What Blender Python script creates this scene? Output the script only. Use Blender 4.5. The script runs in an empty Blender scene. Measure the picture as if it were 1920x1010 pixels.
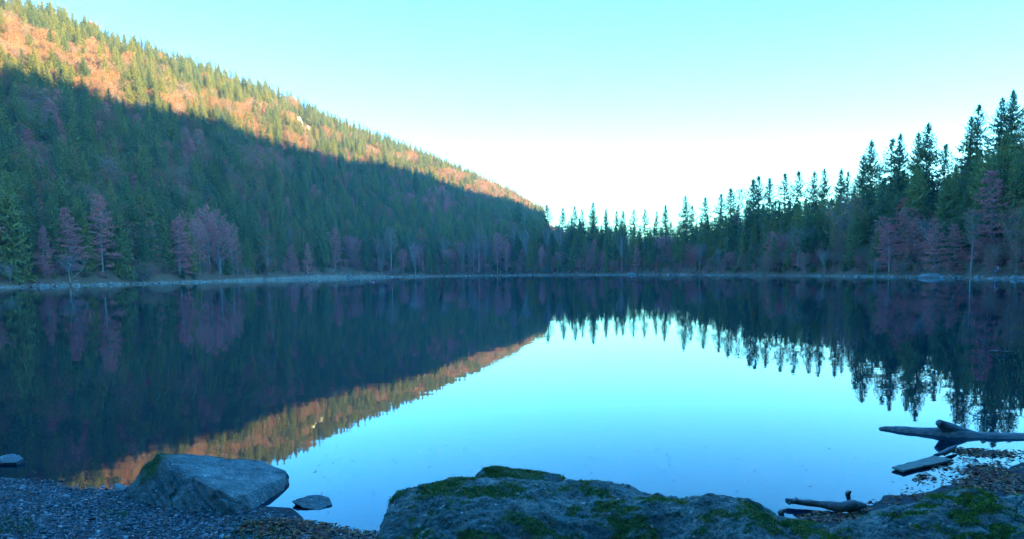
import bpy, bmesh, math, random
import numpy as np
from mathutils import Matrix, Vector

# ------------------------------------------------------------------ camera, sky, sun, exposure
scn = bpy.context.scene
COL = scn.collection
rad = math.radians
CAM_Z, PITCH, ROLL, F = 2.3, 5.89, -0.85, 1280.0
cam_m = Matrix.Translation((0, 0, CAM_Z)) @ Matrix.Rotation(rad(90 - PITCH), 4, 'X') @ Matrix.Rotation(rad(ROLL), 4, 'Z')
cd = bpy.data.cameras.new('camera')
cam = bpy.data.objects.new('camera', cd)
COL.objects.link(cam)
cam.matrix_world = cam_m
cd.sensor_width = 36.0
cd.lens = 36.0 * F / 1920.0
cd.shift_y = 135.0 / 1920.0
cd.clip_start, cd.clip_end = 0.1, 20000.0
scn.camera = cam

SUN_AZ, SUN_EL = 122.0, 12.0            # azimuth clockwise from the view direction (+Y)
world = bpy.data.worlds.new('World')
scn.world = world
world.use_nodes = True
wn, wl = world.node_tree.nodes, world.node_tree.links
wn.clear()
sky = wn.new('ShaderNodeTexSky')
sky.sky_type = 'NISHITA'
sky.sun_disc = False
sky.sun_elevation = rad(SUN_EL)
sky.sun_rotation = rad(SUN_AZ)
sky.altitude = 1100.0
sky.air_density = 1.3
sky.dust_density = 2.0
sky.ozone_density = 2.5
hsv = wn.new('ShaderNodeHueSaturation')
hsv.inputs['Saturation'].default_value = 1.5
bg = wn.new('ShaderNodeBackground')
bg.inputs['Strength'].default_value = 0.15
wo = wn.new('ShaderNodeOutputWorld')
wl.new(sky.outputs[0], hsv.inputs['Color'])
tint = wn.new('ShaderNodeMix')
tint.data_type = 'RGBA'
tint.blend_type = 'MULTIPLY'
tint.inputs[0].default_value = 1.0
tint.inputs[7].default_value = (0.31, 0.90, 1.12, 1.0)
wl.new(hsv.outputs[0], tint.inputs[6])
wl.new(tint.outputs[2], bg.inputs['Color'])
wl.new(bg.outputs[0], wo.inputs['Surface'])

sd = bpy.data.lights.new('sun', 'SUN')
sd.energy = 5.0
sd.angle = rad(0.5)
sd.color = (1.0, 0.82, 0.34)
sun = bpy.data.objects.new('sun', sd)
COL.objects.link(sun)
SDIR = Vector((math.sin(rad(SUN_AZ)) * math.cos(rad(SUN_EL)), math.cos(rad(SUN_AZ)) * math.cos(rad(SUN_EL)), math.sin(rad(SUN_EL))))
sun.rotation_euler = SDIR.to_track_quat('Z', 'Y').to_euler()
sun.location = SDIR * 2000

scn.view_settings.view_transform = 'Standard'
scn.view_settings.look = 'None'
scn.view_settings.exposure = 3.4
scn.view_settings.gamma = 1.0
scn.render.engine = 'CYCLES'
scn.cycles.max_bounces = 6
scn.cycles.diffuse_bounces = 2
scn.cycles.glossy_bounces = 3
scn.cycles.transmission_bounces = 3
scn.cycles.transparent_max_bounces = 6
scn.cycles.volume_bounces = 0
scn.cycles.use_denoising = True
try:
    scn.cycles.denoiser = 'OPENIMAGEDENOISE'
    scn.cycles.denoising_input_passes = 'RGB_ALBEDO_NORMAL'
    scn.cycles.denoising_prefilter = 'ACCURATE'
except Exception:
    pass
scn.cycles.sample_clamp_indirect = 4.0

# ------------------------------------------------------------------ helpers
rng = np.random.default_rng(7)
CAMO = np.array([0, 0, CAM_Z])
M3 = np.array(cam_m.to_3x3())


def ray(px, py):
    d = M3 @ np.array([(px - 960) / F, (640 - py) / F, -1.0])
    return d / np.linalg.norm(d)


def at_y(px, py, Y):
    d = ray(px, py)
    return CAMO + d * (Y / d[1])


def at_z(px, py, z=0.0):
    d = ray(px, py)
    return CAMO + d * ((z - CAM_Z) / d[2])


def project(P):
    P = np.atleast_2d(P)
    c = (P - CAMO) @ M3
    w = np.maximum(-c[:, 2], 1e-3)
    return 960 + F * c[:, 0] / w, 640 - F * c[:, 1] / w


def az_of_px(px):
    d = ray(px, 508)
    return math.degrees(math.atan2(d[0], d[1]))


def _h(ix, iy, iz, s):
    n = (ix * 374761393 + iy * 668265263 + iz * 2147483647 + s * 1274126177) & 0xffffffff
    n = ((n ^ (n >> 13)) * 1274126177) & 0xffffffff
    n = ((n ^ (n >> 16)) * 2246822519) & 0xffffffff
    return ((n ^ (n >> 15)) & 0xffffff) / float(0xffffff)


def vn(p, s=0):
    p = np.asarray(p, float)
    i = np.floor(p).astype(np.int64)
    f = p - i
    f = f * f * (3 - 2 * f)
    r = 0
    for dx in (0, 1):
        wx = f[:, 0] if dx else 1 - f[:, 0]
        for dy in (0, 1):
            wy = f[:, 1] if dy else 1 - f[:, 1]
            for dz in (0, 1):
                wz = f[:, 2] if dz else 1 - f[:, 2]
                r = r + wx * wy * wz * _h(i[:, 0] + dx, i[:, 1] + dy, i[:, 2] + dz, s)
    return r * 2 - 1


def fbm(p, o=4, s=0, g=0.5):
    a, r, t = 1.0, 0, 0
    p = np.asarray(p, float)
    for k in range(o):
        r = r + a * vn(p, s + k * 17)
        t += a
        a *= g
        p = p * 2.03 + 5.1
    return r / t


def mesh(name, V, tris=None, quads=None, mats=(), mi=None, smooth=False):
    me = bpy.data.meshes.new(name)
    V = np.asarray(V, np.float32).reshape(-1, 3)
    t = np.asarray(tris if tris is not None and len(tris) else np.zeros((0, 3)), np.int32).reshape(-1, 3)
    q = np.asarray(quads if quads is not None and len(quads) else np.zeros((0, 4)), np.int32).reshape(-1, 4)
    me.vertices.add(len(V))
    me.vertices.foreach_set('co', V.ravel())
    lv = np.concatenate([t.ravel(), q.ravel()])
    me.loops.add(len(lv))
    me.loops.foreach_set('vertex_index', lv)
    n = len(t) + len(q)
    me.polygons.add(n)
    me.polygons.foreach_set('loop_start', np.concatenate([np.arange(len(t)) * 3, len(t) * 3 + np.arange(len(q)) * 4]).astype(np.int32))
    for m in mats:
        me.materials.append(m)
    if mi is not None:
        me.polygons.foreach_set('material_index', np.asarray(mi, np.int32))
    me.polygons.foreach_set('use_smooth', np.full(n, smooth))
    me.update(calc_edges=True)
    me.validate()
    return me


def obj(name, me, parent=None, loc=None):
    o = bpy.data.objects.new(name, me)
    COL.objects.link(o)
    if parent is not None:
        o.parent = parent
    if loc is not None:
        o.location = loc
    return o


def tag(o, label=None, cat=None, group=None, kind=None):
    for k, v in (('label', label), ('category', cat), ('group', group), ('kind', kind)):
        if v:
            o[k] = v
    return o


def attr(me, name, vals):
    a = me.attributes.new(name, 'FLOAT', 'POINT')
    a.data.foreach_set('value', np.asarray(vals, np.float32))


class G:
    """collects triangles / quads"""
    def __init__(s):
        s.v, s.t, s.q, s.tm, s.qm, s.n = [], [], [], [], [], 0

    def add(s, V, t=(), q=(), m=0):
        V = np.asarray(V, float).reshape(-1, 3)
        for f in t:
            s.t.append([i + s.n for i in f]); s.tm.append(m)
        for f in q:
            s.q.append([i + s.n for i in f]); s.qm.append(m)
        s.v.append(V)
        s.n += len(V)

    def tube(s, pts, rr, n=6, m=0, cap=True):
        pts = np.asarray(pts, float)
        k = len(pts)
        tang = np.gradient(pts, axis=0)
        V = []
        ref = np.array([0.31, 0.17, 0.93])
        a = np.arange(n) * 2 * math.pi / n
        for i in range(k):
            d = tang[i] / (np.linalg.norm(tang[i]) + 1e-9)
            if abs(d @ ref) > 0.95:
                ref = np.array([0.9, 0.1, 0.2])
            u = np.cross(d, ref); u /= np.linalg.norm(u)
            w = np.cross(d, u)
            V.append(pts[i] + rr[i] * (np.cos(a)[:, None] * u + np.sin(a)[:, None] * w))
        V = np.concatenate(V)
        q = [(i * n + j, i * n + (j + 1) % n, (i + 1) * n + (j + 1) % n, (i + 1) * n + j) for i in range(k - 1) for j in range(n)]
        t = []
        if cap:
            V = np.concatenate([V, pts[:1], pts[-1:]])
            t = [(k * n, (j + 1) % n, j) for j in range(n)] + [(k * n + 1, (k - 1) * n + j, (k - 1) * n + (j + 1) % n) for j in range(n)]
        s.add(V, t, q, m)

    def mesh(s, name, mats, smooth=False):
        return mesh(name, np.concatenate(s.v), s.t, s.q, mats, s.tm + s.qm, smooth)


# ------------------------------------------------------------------ materials
def new_mat(name):
    m = bpy.data.materials.new(name)
    m.use_nodes = True
    nt = m.node_tree
    p = nt.nodes['Principled BSDF']
    return m, nt, p


def ramp(nt, fac, stops):
    r = nt.nodes.new('ShaderNodeValToRGB')
    e = r.color_ramp.elements
    while len(e) < len(stops):
        e.new(0.5)
    for k, (pos, c) in enumerate(stops):
        e[k].position = pos
        e[k].color = (*c, 1)
    nt.links.new(fac, r.inputs[0])
    return r.outputs[0]


def math_n(nt, op, a, b):
    n = nt.nodes.new('ShaderNodeMath'); n.operation = op
    for i, v in enumerate((a, b)):
        if isinstance(v, (int, float)):
            n.inputs[i].default_value = v
        else:
            nt.links.new(v, n.inputs[i])
    return n.outputs[0]


def mix_c(nt, fac, a, b):
    n = nt.nodes.new('ShaderNodeMix'); n.data_type = 'RGBA'
    for sock, v in ((n.inputs[0], fac), (n.inputs[6], a), (n.inputs[7], b)):
        if isinstance(v, tuple):
            sock.default_value = (*v, 1)
        elif isinstance(v, (int, float)):
            sock.default_value = v
        else:
            nt.links.new(v, sock)
    return n.outputs[2]


def noise_n(nt, scale, detail=4, rough=0.55, vec=None):
    n = nt.nodes.new('ShaderNodeTexNoise')
    n.inputs['Scale'].default_value = scale
    n.inputs['Detail'].default_value = detail
    n.inputs['Roughness'].default_value = rough
    if vec is None:
        tc = nt.nodes.new('ShaderNodeTexCoord')
        vec = tc.outputs['Object']
    nt.links.new(vec, n.inputs['Vector'])
    return n.outputs[0]


def foliage(name, stops, isl=0.35, trans=0.25, rough=0.75):
    """colour varies by tree (object random) and by leaf (island random)"""
    m, nt, p = new_mat(name)
    oi = nt.nodes.new('ShaderNodeObjectInfo')
    ge = nt.nodes.new('ShaderNodeNewGeometry')
    f = math_n(nt, 'ADD', math_n(nt, 'MULTIPLY', oi.outputs['Random'], 1 - isl), math_n(nt, 'MULTIPLY', ge.outputs['Random Per Island'], isl))
    c = ramp(nt, f, stops)
    nt.links.new(c, p.inputs['Base Color'])
    p.inputs['Roughness'].default_value = rough
    p.inputs['Specular IOR Level'].default_value = 0.25
    if trans:
        tr = nt.nodes.new('ShaderNodeBsdfTranslucent')
        nt.links.new(c, tr.inputs['Color'])
        mx = nt.nodes.new('ShaderNodeMixShader')
        mx.inputs[0].default_value = trans
        nt.links.new(p.outputs[0], mx.inputs[1])
        nt.links.new(tr.outputs[0], mx.inputs[2])
        nt.links.new(mx.outputs[0], nt.nodes['Material Output'].inputs[0])
    return m


def simple(name, c1, c2, scale=8.0, rough=0.85, bump=0.0, bscale=40.0):
    m, nt, p = new_mat(name)
    n = noise_n(nt, scale)
    nt.links.new(ramp(nt, n, [(0.3, c1), (0.7, c2)]), p.inputs['Base Color'])
    p.inputs['Roughness'].default_value = rough
    p.inputs['Specular IOR Level'].default_value = 0.3
    if bump:
        b = nt.nodes.new('ShaderNodeBump')
        b.inputs['Strength'].default_value = bump
        b.inputs['Distance'].default_value = 0.02
        nt.links.new(noise_n(nt, bscale, 6, 0.65), b.inputs['Height'])
        nt.links.new(b.outputs[0], p.inputs['Normal'])
    return m


NEEDLE = foliage('spruce_needles', [(0.0, (0.070, 0.115, 0.060)), (0.35, (0.120, 0.155, 0.055)), (0.7, (0.215, 0.205, 0.050)), (1.0, (0.33, 0.265, 0.045))], 0.5, 0.3)
LEAF = foliage('copper_beech_leaves', [(0.0, (0.18, 0.095, 0.045)), (0.4, (0.24, 0.110, 0.042)), (0.75, (0.30, 0.115, 0.036)), (1.0, (0.36, 0.175, 0.036))], 0.5, 0.25)
LEAFR = foliage('red_beech_leaves', [(0.0, (0.42, 0.12, 0.12)), (0.5, (0.56, 0.15, 0.14)), (1.0, (0.64, 0.20, 0.15))], 0.6, 0.25)
TWIG = foliage('grey_twigs', [(0.0, (0.18, 0.12, 0.105)), (1.0, (0.30, 0.20, 0.165))], 0.5, 0.0)
TWIGP = foliage('pale_twigs', [(0.0, (0.11, 0.085, 0.08)), (1.0, (0.20, 0.155, 0.14))], 0.5, 0.0)
BARK = simple('dark_bark', (0.045, 0.038, 0.032), (0.10, 0.085, 0.07), 6)
BARKP = simple('pale_bark', (0.19, 0.18, 0.165), (0.32, 0.31, 0.28), 3)
BARKG = simple('grey_bark', (0.13, 0.12, 0.11), (0.24, 0.22, 0.20), 4)


# ------------------------------------------------------------------ terrain
def smooth(t):
    t = np.clip(t, 0, 1)
    return t * t * (3 - 2 * t)


PXAZ = lambda xs: np.array([az_of_px(x) for x in xs])
# far shore: distance from the camera by azimuth
SH_PX = [-300, 0, 150, 300, 450, 560, 650, 800, 900, 1000, 1150, 1300, 1450, 1600, 1750, 1870, 1960, 2200]
SH_R = [215, 232, 247, 270, 325, 385, 425, 435, 422, 392, 335, 262, 212, 177, 151, 136, 122, 95]
SH_AZ = PXAZ(SH_PX)


def shore_r(az):
    r = np.interp(az, SH_AZ, SH_R)
    r = np.where(az > SH_AZ[-1], np.interp(az, [SH_AZ[-1], 70, 90, 180], [95, 45, 14, 3]), r)
    r = np.where(az < SH_AZ[0], np.interp(az, [-180, -90, -70, SH_AZ[0]], [3, 20, 120, 215]), r)
    return r + 1.6 * np.sin(az * 2.1) + 0.9 * np.sin(az * 5.3 + 1) + 0.5 * np.sin(az * 13.7)


# left hill: skyline of the bare ground (pixel) and distance of its crest
HL_PX = [-500, -300, 0, 100, 200, 330, 420, 520, 600, 700, 800, 900, 960, 1005, 1060, 1120, 1180]
HL_PY = [-180, -105, 40, 62, 102, 142, 168, 203, 238, 276, 312, 353, 380, 407, 436, 470, 520]
HL_R = [500, 520, 560, 575, 595, 630, 670, 715, 760, 830, 910, 1010, 1080, 1130, 1160, 1180, 1190]
HL_AZ, HL_H = [], []
for x, y, r in zip(HL_PX, HL_PY, HL_R):
    d = ray(x, y)
    HL_AZ.append(math.degrees(math.atan2(d[0], d[1])))
    HL_H.append(CAM_Z + r * d[2] / math.hypot(d[0], d[1]))
HL_AZ, HL_H = np.array(HL_AZ), np.maximum(np.array(HL_H), -5)

# bank / moraine behind the shore: height reached and distance behind the shore
BK_PX = [-300, 600, 900, 1010, 1150, 1290, 1400, 1500, 1600, 1700, 1800, 1920, 2300]
BK_H = [9, 8, 9, 9, 9, 8.0, 7.5, 8, 9, 13, 18, 26, 40]
BK_W = [50, 50, 50, 45, 40, 36, 36, 40, 45, 55, 65, 80, 90]
BK_AZ = PXAZ(BK_PX)

RIDGE_AZ = np.array([36, 40, 44, 60, 90, 110, 140, 180.0])
RIDGE_R = np.array([820, 830, 840, 700, 560, 530, 600, 800.0])
RDG = {'az': np.array([30.0, 180.0]), 'h': np.array([0.0, 0.0])}

# waterline of the near shore (pixels on the water plane), left to right
WL = [(-900, 860), (-400, 880), (-150, 895), (0, 904), (110, 912), (215, 916), (330, 930), (430, 950), (540, 968), (585, 990), (700, 1003), (900, 1018), (1300, 1010),
      (1440, 985), (1500, 970), (1560, 962), (1630, 948), (1700, 926), (1760, 905), (1840, 885), (1900, 862), (1960, 842), (2200, 800), (2600, 760)]
WLW = np.array([at_z(x, y)[:2] for x, y in WL])


def near_sd(P):
    """signed distance to the near waterline, positive on land (towards the camera)"""
    d = np.full(len(P), 1e9)
    for a, b in zip(WLW[:-1], WLW[1:]):
        ab = b - a
        t = np.clip(((P - a) @ ab) / (ab @ ab), 0, 1)
        q = a + t[:, None] * ab
        d = np.minimum(d, np.hypot(*(P - q).T))
    az = np.arctan2(P[:, 0], P[:, 1])
    waz = np.arctan2(WLW[:, 0], WLW[:, 1])
    wr = np.hypot(*WLW.T)
    inside = np.hypot(*P.T) < np.interp(az, waz, wr, left=wr[0], right=wr[-1])
    inside |= np.abs(az) > 1.45
    return np.where(inside, d, -d)


def height(P):
    P = np.asarray(P, float)
    x, y = P[:, 0], P[:, 1]
    r = np.hypot(x, y)
    az = np.degrees(np.arctan2(x, y))
    p3 = np.column_stack([x, y, x * 0])
    rs = shore_r(az)
    s = r - rs
    # lake bed
    sdn = near_sd(P)
    near = np.where(sdn > 0, 0.075 * sdn + 0.02 * fbm(p3 * 1.7, 3, 3), 0.055 * sdn - 0.010 * np.maximum(-sdn - 1.5, 0) ** 1.6 + 0.02 * fbm(p3 * 1.7, 3, 3))
    near = np.clip(near, -8, 1.2)
    bed = np.where(s < 0, np.maximum(0.09 * s, -8), 0)
    lakebed = np.where(sdn > -30, np.minimum(np.maximum(near, -8), np.where(s < 0, 9, 9)), bed)
    lakebed = np.where(s < 0, np.where(sdn > 0, near, np.maximum(near, -8) * 0 + np.maximum(near, np.where(s < -60, -8, bed))), 0)
    # bank
    bh = np.interp(az, BK_AZ, BK_H)
    bw = np.interp(az, BK_AZ, BK_W)
    t = np.clip(s / bw, 0, 3)
    beach = 0.05 * np.clip(s, 0, 10) + 0.25 * (1 - np.exp(-np.maximum(s, 0) / 1.0))
    bank = beach + bh * smooth(t) - np.where((az > 2) & (az < 30), np.clip((s - bw) * 0.06, 0, bh), 0)
    # left hill
    hc = np.interp(az, HL_AZ, HL_H, left=HL_H[0], right=-5)
    hr = np.interp(az, HL_AZ, HL_R)
    t = s / np.maximum(hr - rs, 1)
    tt = np.clip(t, 0, 1)
    fade = np.where(az < -50, np.clip((az + 95) / 45, 0, 1), 1)
    prof = 0.80 * tt + 0.20 * smooth(tt)
    hill = hc * prof * fade - np.where(t > 1, (r - hr) * 0.35, 0)
    gully = fbm(p3 * 0.012, 3, 11) * 9 * smooth(tt * 4) * np.clip(1 - tt * tt, 0, 1)
    hill = hill + np.where(hill > 3, gully, 0)
    # the high ridge on the right, outside the picture, whose shadow lies over the lake
    rh = np.interp(az, RDG['az'], RDG['h'], left=0, right=RDG['h'][-1])
    rr = np.interp(az, RIDGE_AZ, RIDGE_R)
    t = np.clip((r - np.maximum(rs, 60) - 60) / (rr - np.maximum(rs, 60) - 60), 0, 1)
    ridge = rh * t ** 1.25 - np.where(r > rr, (r - rr) * 0.5, 0)
    land = np.maximum(np.maximum(bank, hill), ridge)
    land = np.where(r > rs + 80, np.maximum(land, 1.5), land)
    land = land + np.where(s > 12, 0.5 * fbm(p3 * 0.09, 3, 5), 0)
    far = np.where(s > 0, land, np.where(sdn > 0, near, np.maximum(near, bed) if False else lakebed))
    back = (np.abs(az) > 75) & (az > -180)
    far = np.where(back & (s > 0) & (r < 30), np.maximum(far * 0 + 0.3 + 0.02 * r, near), far)
    return far


def hit(px, py, r0=200, r1=1300):
    d = ray(px, py)
    h = math.hypot(d[0], d[1])
    rr = np.linspace(r0, r1, 1500)
    P = CAMO + (rr / h)[:, None] * d
    z = height(P[:, :2])
    k = np.argmax(z > P[:, 2])
    return P[k] if z[k] > P[k, 2] else None


# ridge heights that put the shadow's edge where the photograph shows it
SHADOW = [(-250, 70), (-60, 120), (0, 138), (110, 158), (220, 195), (330, 212), (450, 240), (560, 272), (650, 298), (740, 326), (830, 355), (920, 382), (985, 402)]
s2 = np.array([SDIR.x, SDIR.y]); s2n = s2 / np.linalg.norm(s2)
ra, rhh = [], []
for x, y in SHADOW:
    P = hit(x, y)
    if P is None:
        continue
    tt = np.linspace(50, 2500, 2500)
    Q = P[:2] + tt[:, None] * s2n
    qa, qr = np.degrees(np.arctan2(Q[:, 0], Q[:, 1])), np.hypot(Q[:, 0], Q[:, 1])
    ok = (qa > 30) & (qr > np.interp(qa, RIDGE_AZ, RIDGE_R))
    k = np.argmax(ok)
    if ok[k]:
        ra.append(qa[k]); rhh.append(P[2] - 13 + tt[k] * math.tan(rad(SUN_EL)))
order = np.argsort(ra)
ra, rhh = np.array(ra)[order], np.array(rhh)[order]
print('ridge az', np.round(ra), 'h', np.round(rhh))
RDG['az'] = np.concatenate([[33, 36.5, 40], ra, [ra[-1] + 15, ra[-1] + 50]])
RDG['h'] = np.concatenate([[0, 70, 170], rhh, [rhh[-1], rhh[-1] * 0.5]])
sel = np.concatenate([[0], 1 + np.where(np.diff(RDG['az']) > 0.05)[0]])
RDG['az'], RDG['h'] = RDG['az'][sel], RDG['h'][sel]

azs = np.concatenate([np.arange(-180, -60, 3.0), np.arange(-60, -42, 1.0), np.arange(-42, 42, 0.36), np.arange(42, 60, 0.7), np.arange(60, 180, 3.0)])
u_near = np.concatenate([[0.4], np.geomspace(1.2, 70, 170)])
re_ = np.maximum(shore_r(azs), 95.0)
shr = np.concatenate([np.linspace(-10, -2, 5), np.arange(-1.2, 8, 0.6), np.arange(8, 60, 2.5)])
cols = []
for r_ in re_:
    cols.append(np.concatenate([u_near, np.linspace(71, r_ - 12, 14), r_ + shr, np.linspace(r_ + 62, 1320, 170), np.linspace(1380, 2500, 10)]))
R = np.array(cols).T
A = np.broadcast_to(np.radians(azs), R.shape)
P2 = np.column_stack([(R * np.sin(A)).ravel(), (R * np.cos(A)).ravel()])
Z = height(P2)
V = np.column_stack([P2, Z])
nr, na = R.shape
ii, jj = np.meshgrid(np.arange(nr - 1), np.arange(na), indexing='ij')
j2 = (jj + 1) % na
quads = np.column_stack([(ii * na + jj).ravel(), (ii * na + j2).ravel(), ((ii + 1) * na + j2).ravel(), ((ii + 1) * na + jj).ravel()])
m, nt, p = new_mat('ground')
tc = nt.nodes.new('ShaderNodeTexCoord')


def attr_n(nt, name):
    a = nt.nodes.new('ShaderNodeAttribute'); a.attribute_name = name
    return a.outputs['Fac']


litter = ramp(nt, noise_n(nt, 0.35, 5), [(0.3, (0.085, 0.050, 0.030)), (0.5, (0.13, 0.065, 0.04)), (0.75, (0.09, 0.085, 0.04))])
pale = ramp(nt, noise_n(nt, 0.8, 6, 0.7), [(0.3, (0.11, 0.085, 0.06)), (0.6, (0.22, 0.175, 0.125))])
grav = ramp(nt, noise_n(nt, 30, 5, 0.7), [(0.3, (0.02, 0.02, 0.02)), (0.55, (0.045, 0.047, 0.05)), (0.75, (0.09, 0.09, 0.09))])
silt = ramp(nt, noise_n(nt, 4, 5, 0.7), [(0.3, (0.035, 0.030, 0.024)), (0.7, (0.075, 0.06, 0.045))])
c = mix_c(nt, attr_n(nt, 'pale'), litter, pale)
c = mix_c(nt, attr_n(nt, 'gravel'), c, grav)
c = mix_c(nt, attr_n(nt, 'silt'), c, silt)
nt.links.new(c, p.inputs['Base Color'])
p.inputs['Roughness'].default_value = 0.95
p.inputs['Specular IOR Level'].default_value = 0.1
b = nt.nodes.new('ShaderNodeBump'); b.inputs['Strength'].default_value = 0.6; b.inputs['Distance'].default_value = 0.02
nt.links.new(noise_n(nt, 45, 4, 0.7), b.inputs['Height'])
nt.links.new(b.outputs[0], p.inputs['Normal'])
GROUND = m
me = mesh('terrain', V, None, quads, [GROUND], None, True)
az_v = np.degrees(np.arctan2(P2[:, 0], P2[:, 1])); r_v = np.hypot(P2[:, 0], P2[:, 1]); s_v = r_v - shore_r(az_v)
sd_v = near_sd(P2)
n3 = np.column_stack([P2, P2[:, 0] * 0])
pw = np.interp(az_v, PXAZ([0, 300, 500, 600, 700, 760, 1000, 1300, 1900]), [1.6, 1.8, 3.0, 6, 5.5, 2.2, 1.6, 1.1, 0.9])
attr(me, 'pale', np.where(r_v > 60, np.clip((pw - s_v + 1.5 * fbm(n3 * 0.2, 3, 9)) / 1.2, 0, 1), 0))
attr(me, 'gravel', np.clip((sd_v + 1.6) / 0.8, 0, 1))
attr(me, 'silt', np.where(s_v < -1, np.clip((-sd_v - 1.2) / 2.5, 0, 1), 0))
terrain = obj('terrain', me)
tag(terrain, 'forest floor, gravel beach and lake bed', 'ground', kind='structure')

# ------------------------------------------------------------------ lake
m, nt, p = new_mat('lake_water')
nt.nodes.remove(p)
fr = nt.nodes.new('ShaderNodeFresnel'); fr.inputs['IOR'].default_value = 1.37
gl = nt.nodes.new('ShaderNodeBsdfGlossy'); gl.inputs['Roughness'].default_value = 0.012
gl.inputs['Color'].default_value = (0.85, 0.95, 1.0, 1)
tr = nt.nodes.new('ShaderNodeBsdfTransparent'); tr.inputs['Color'].default_value = (0.30, 0.42, 0.45, 1)
df = nt.nodes.new('ShaderNodeBsdfDiffuse'); df.inputs['Color'].default_value = (0.0005, 0.02, 0.045, 1)
m1 = nt.nodes.new('ShaderNodeMixShader'); m1.inputs[0].default_value = 0.45
nt.links.new(tr.outputs[0], m1.inputs[1]); nt.links.new(df.outputs[0], m1.inputs[2])
m2 = nt.nodes.new('ShaderNodeMixShader')
nt.links.new(fr.outputs[0], m2.inputs[0]); nt.links.new(m1.outputs[0], m2.inputs[1]); nt.links.new(gl.outputs[0], m2.inputs[2])
nt.links.new(m2.outputs[0], nt.nodes['Material Output'].inputs[0])
tc = nt.nodes.new('ShaderNodeTexCoord')
mp = nt.nodes.new('ShaderNodeMapping'); mp.inputs['Scale'].default_value = (0.6, 1.0, 1.0)
nt.links.new(tc.outputs['Object'], mp.inputs['Vector'])
b = nt.nodes.new('ShaderNodeBump'); b.inputs['Strength'].default_value = 1.0; b.inputs['Distance'].default_value = 0.0014
nt.links.new(noise_n(nt, 1.6, 2, 0.5, mp.outputs[0]), b.inputs['Height'])
nt.links.new(b.outputs[0], gl.inputs['Normal'])
WATER = m
aa = np.radians(np.arange(-180, 180, 1.0))
rw = shore_r(np.degrees(aa)) + 1.2
rw = np.where(np.abs(np.degrees(aa)) > 72, 9.0, rw)
ws = [np.array([[0, 0, 0]])]
for k in range(1, 9):
    ws.append(np.column_stack([np.sin(aa) * rw * k / 8, np.cos(aa) * rw * k / 8, aa * 0]))
n = len(aa)
t = [(0, 1 + (j + 1) % n, 1 + j) for j in range(n)]
q = [(1 + (k - 1) * n + j, 1 + (k - 1) * n + (j + 1) % n, 1 + k * n + (j + 1) % n, 1 + k * n + j) for k in range(1, 8) for j in range(n)]
lake = obj('lake_water', mesh('lake_water', np.concatenate(ws), t, q, [WATER], None, True))
tag(lake, 'still mirror-like mountain lake', 'water', kind='structure')


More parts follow.
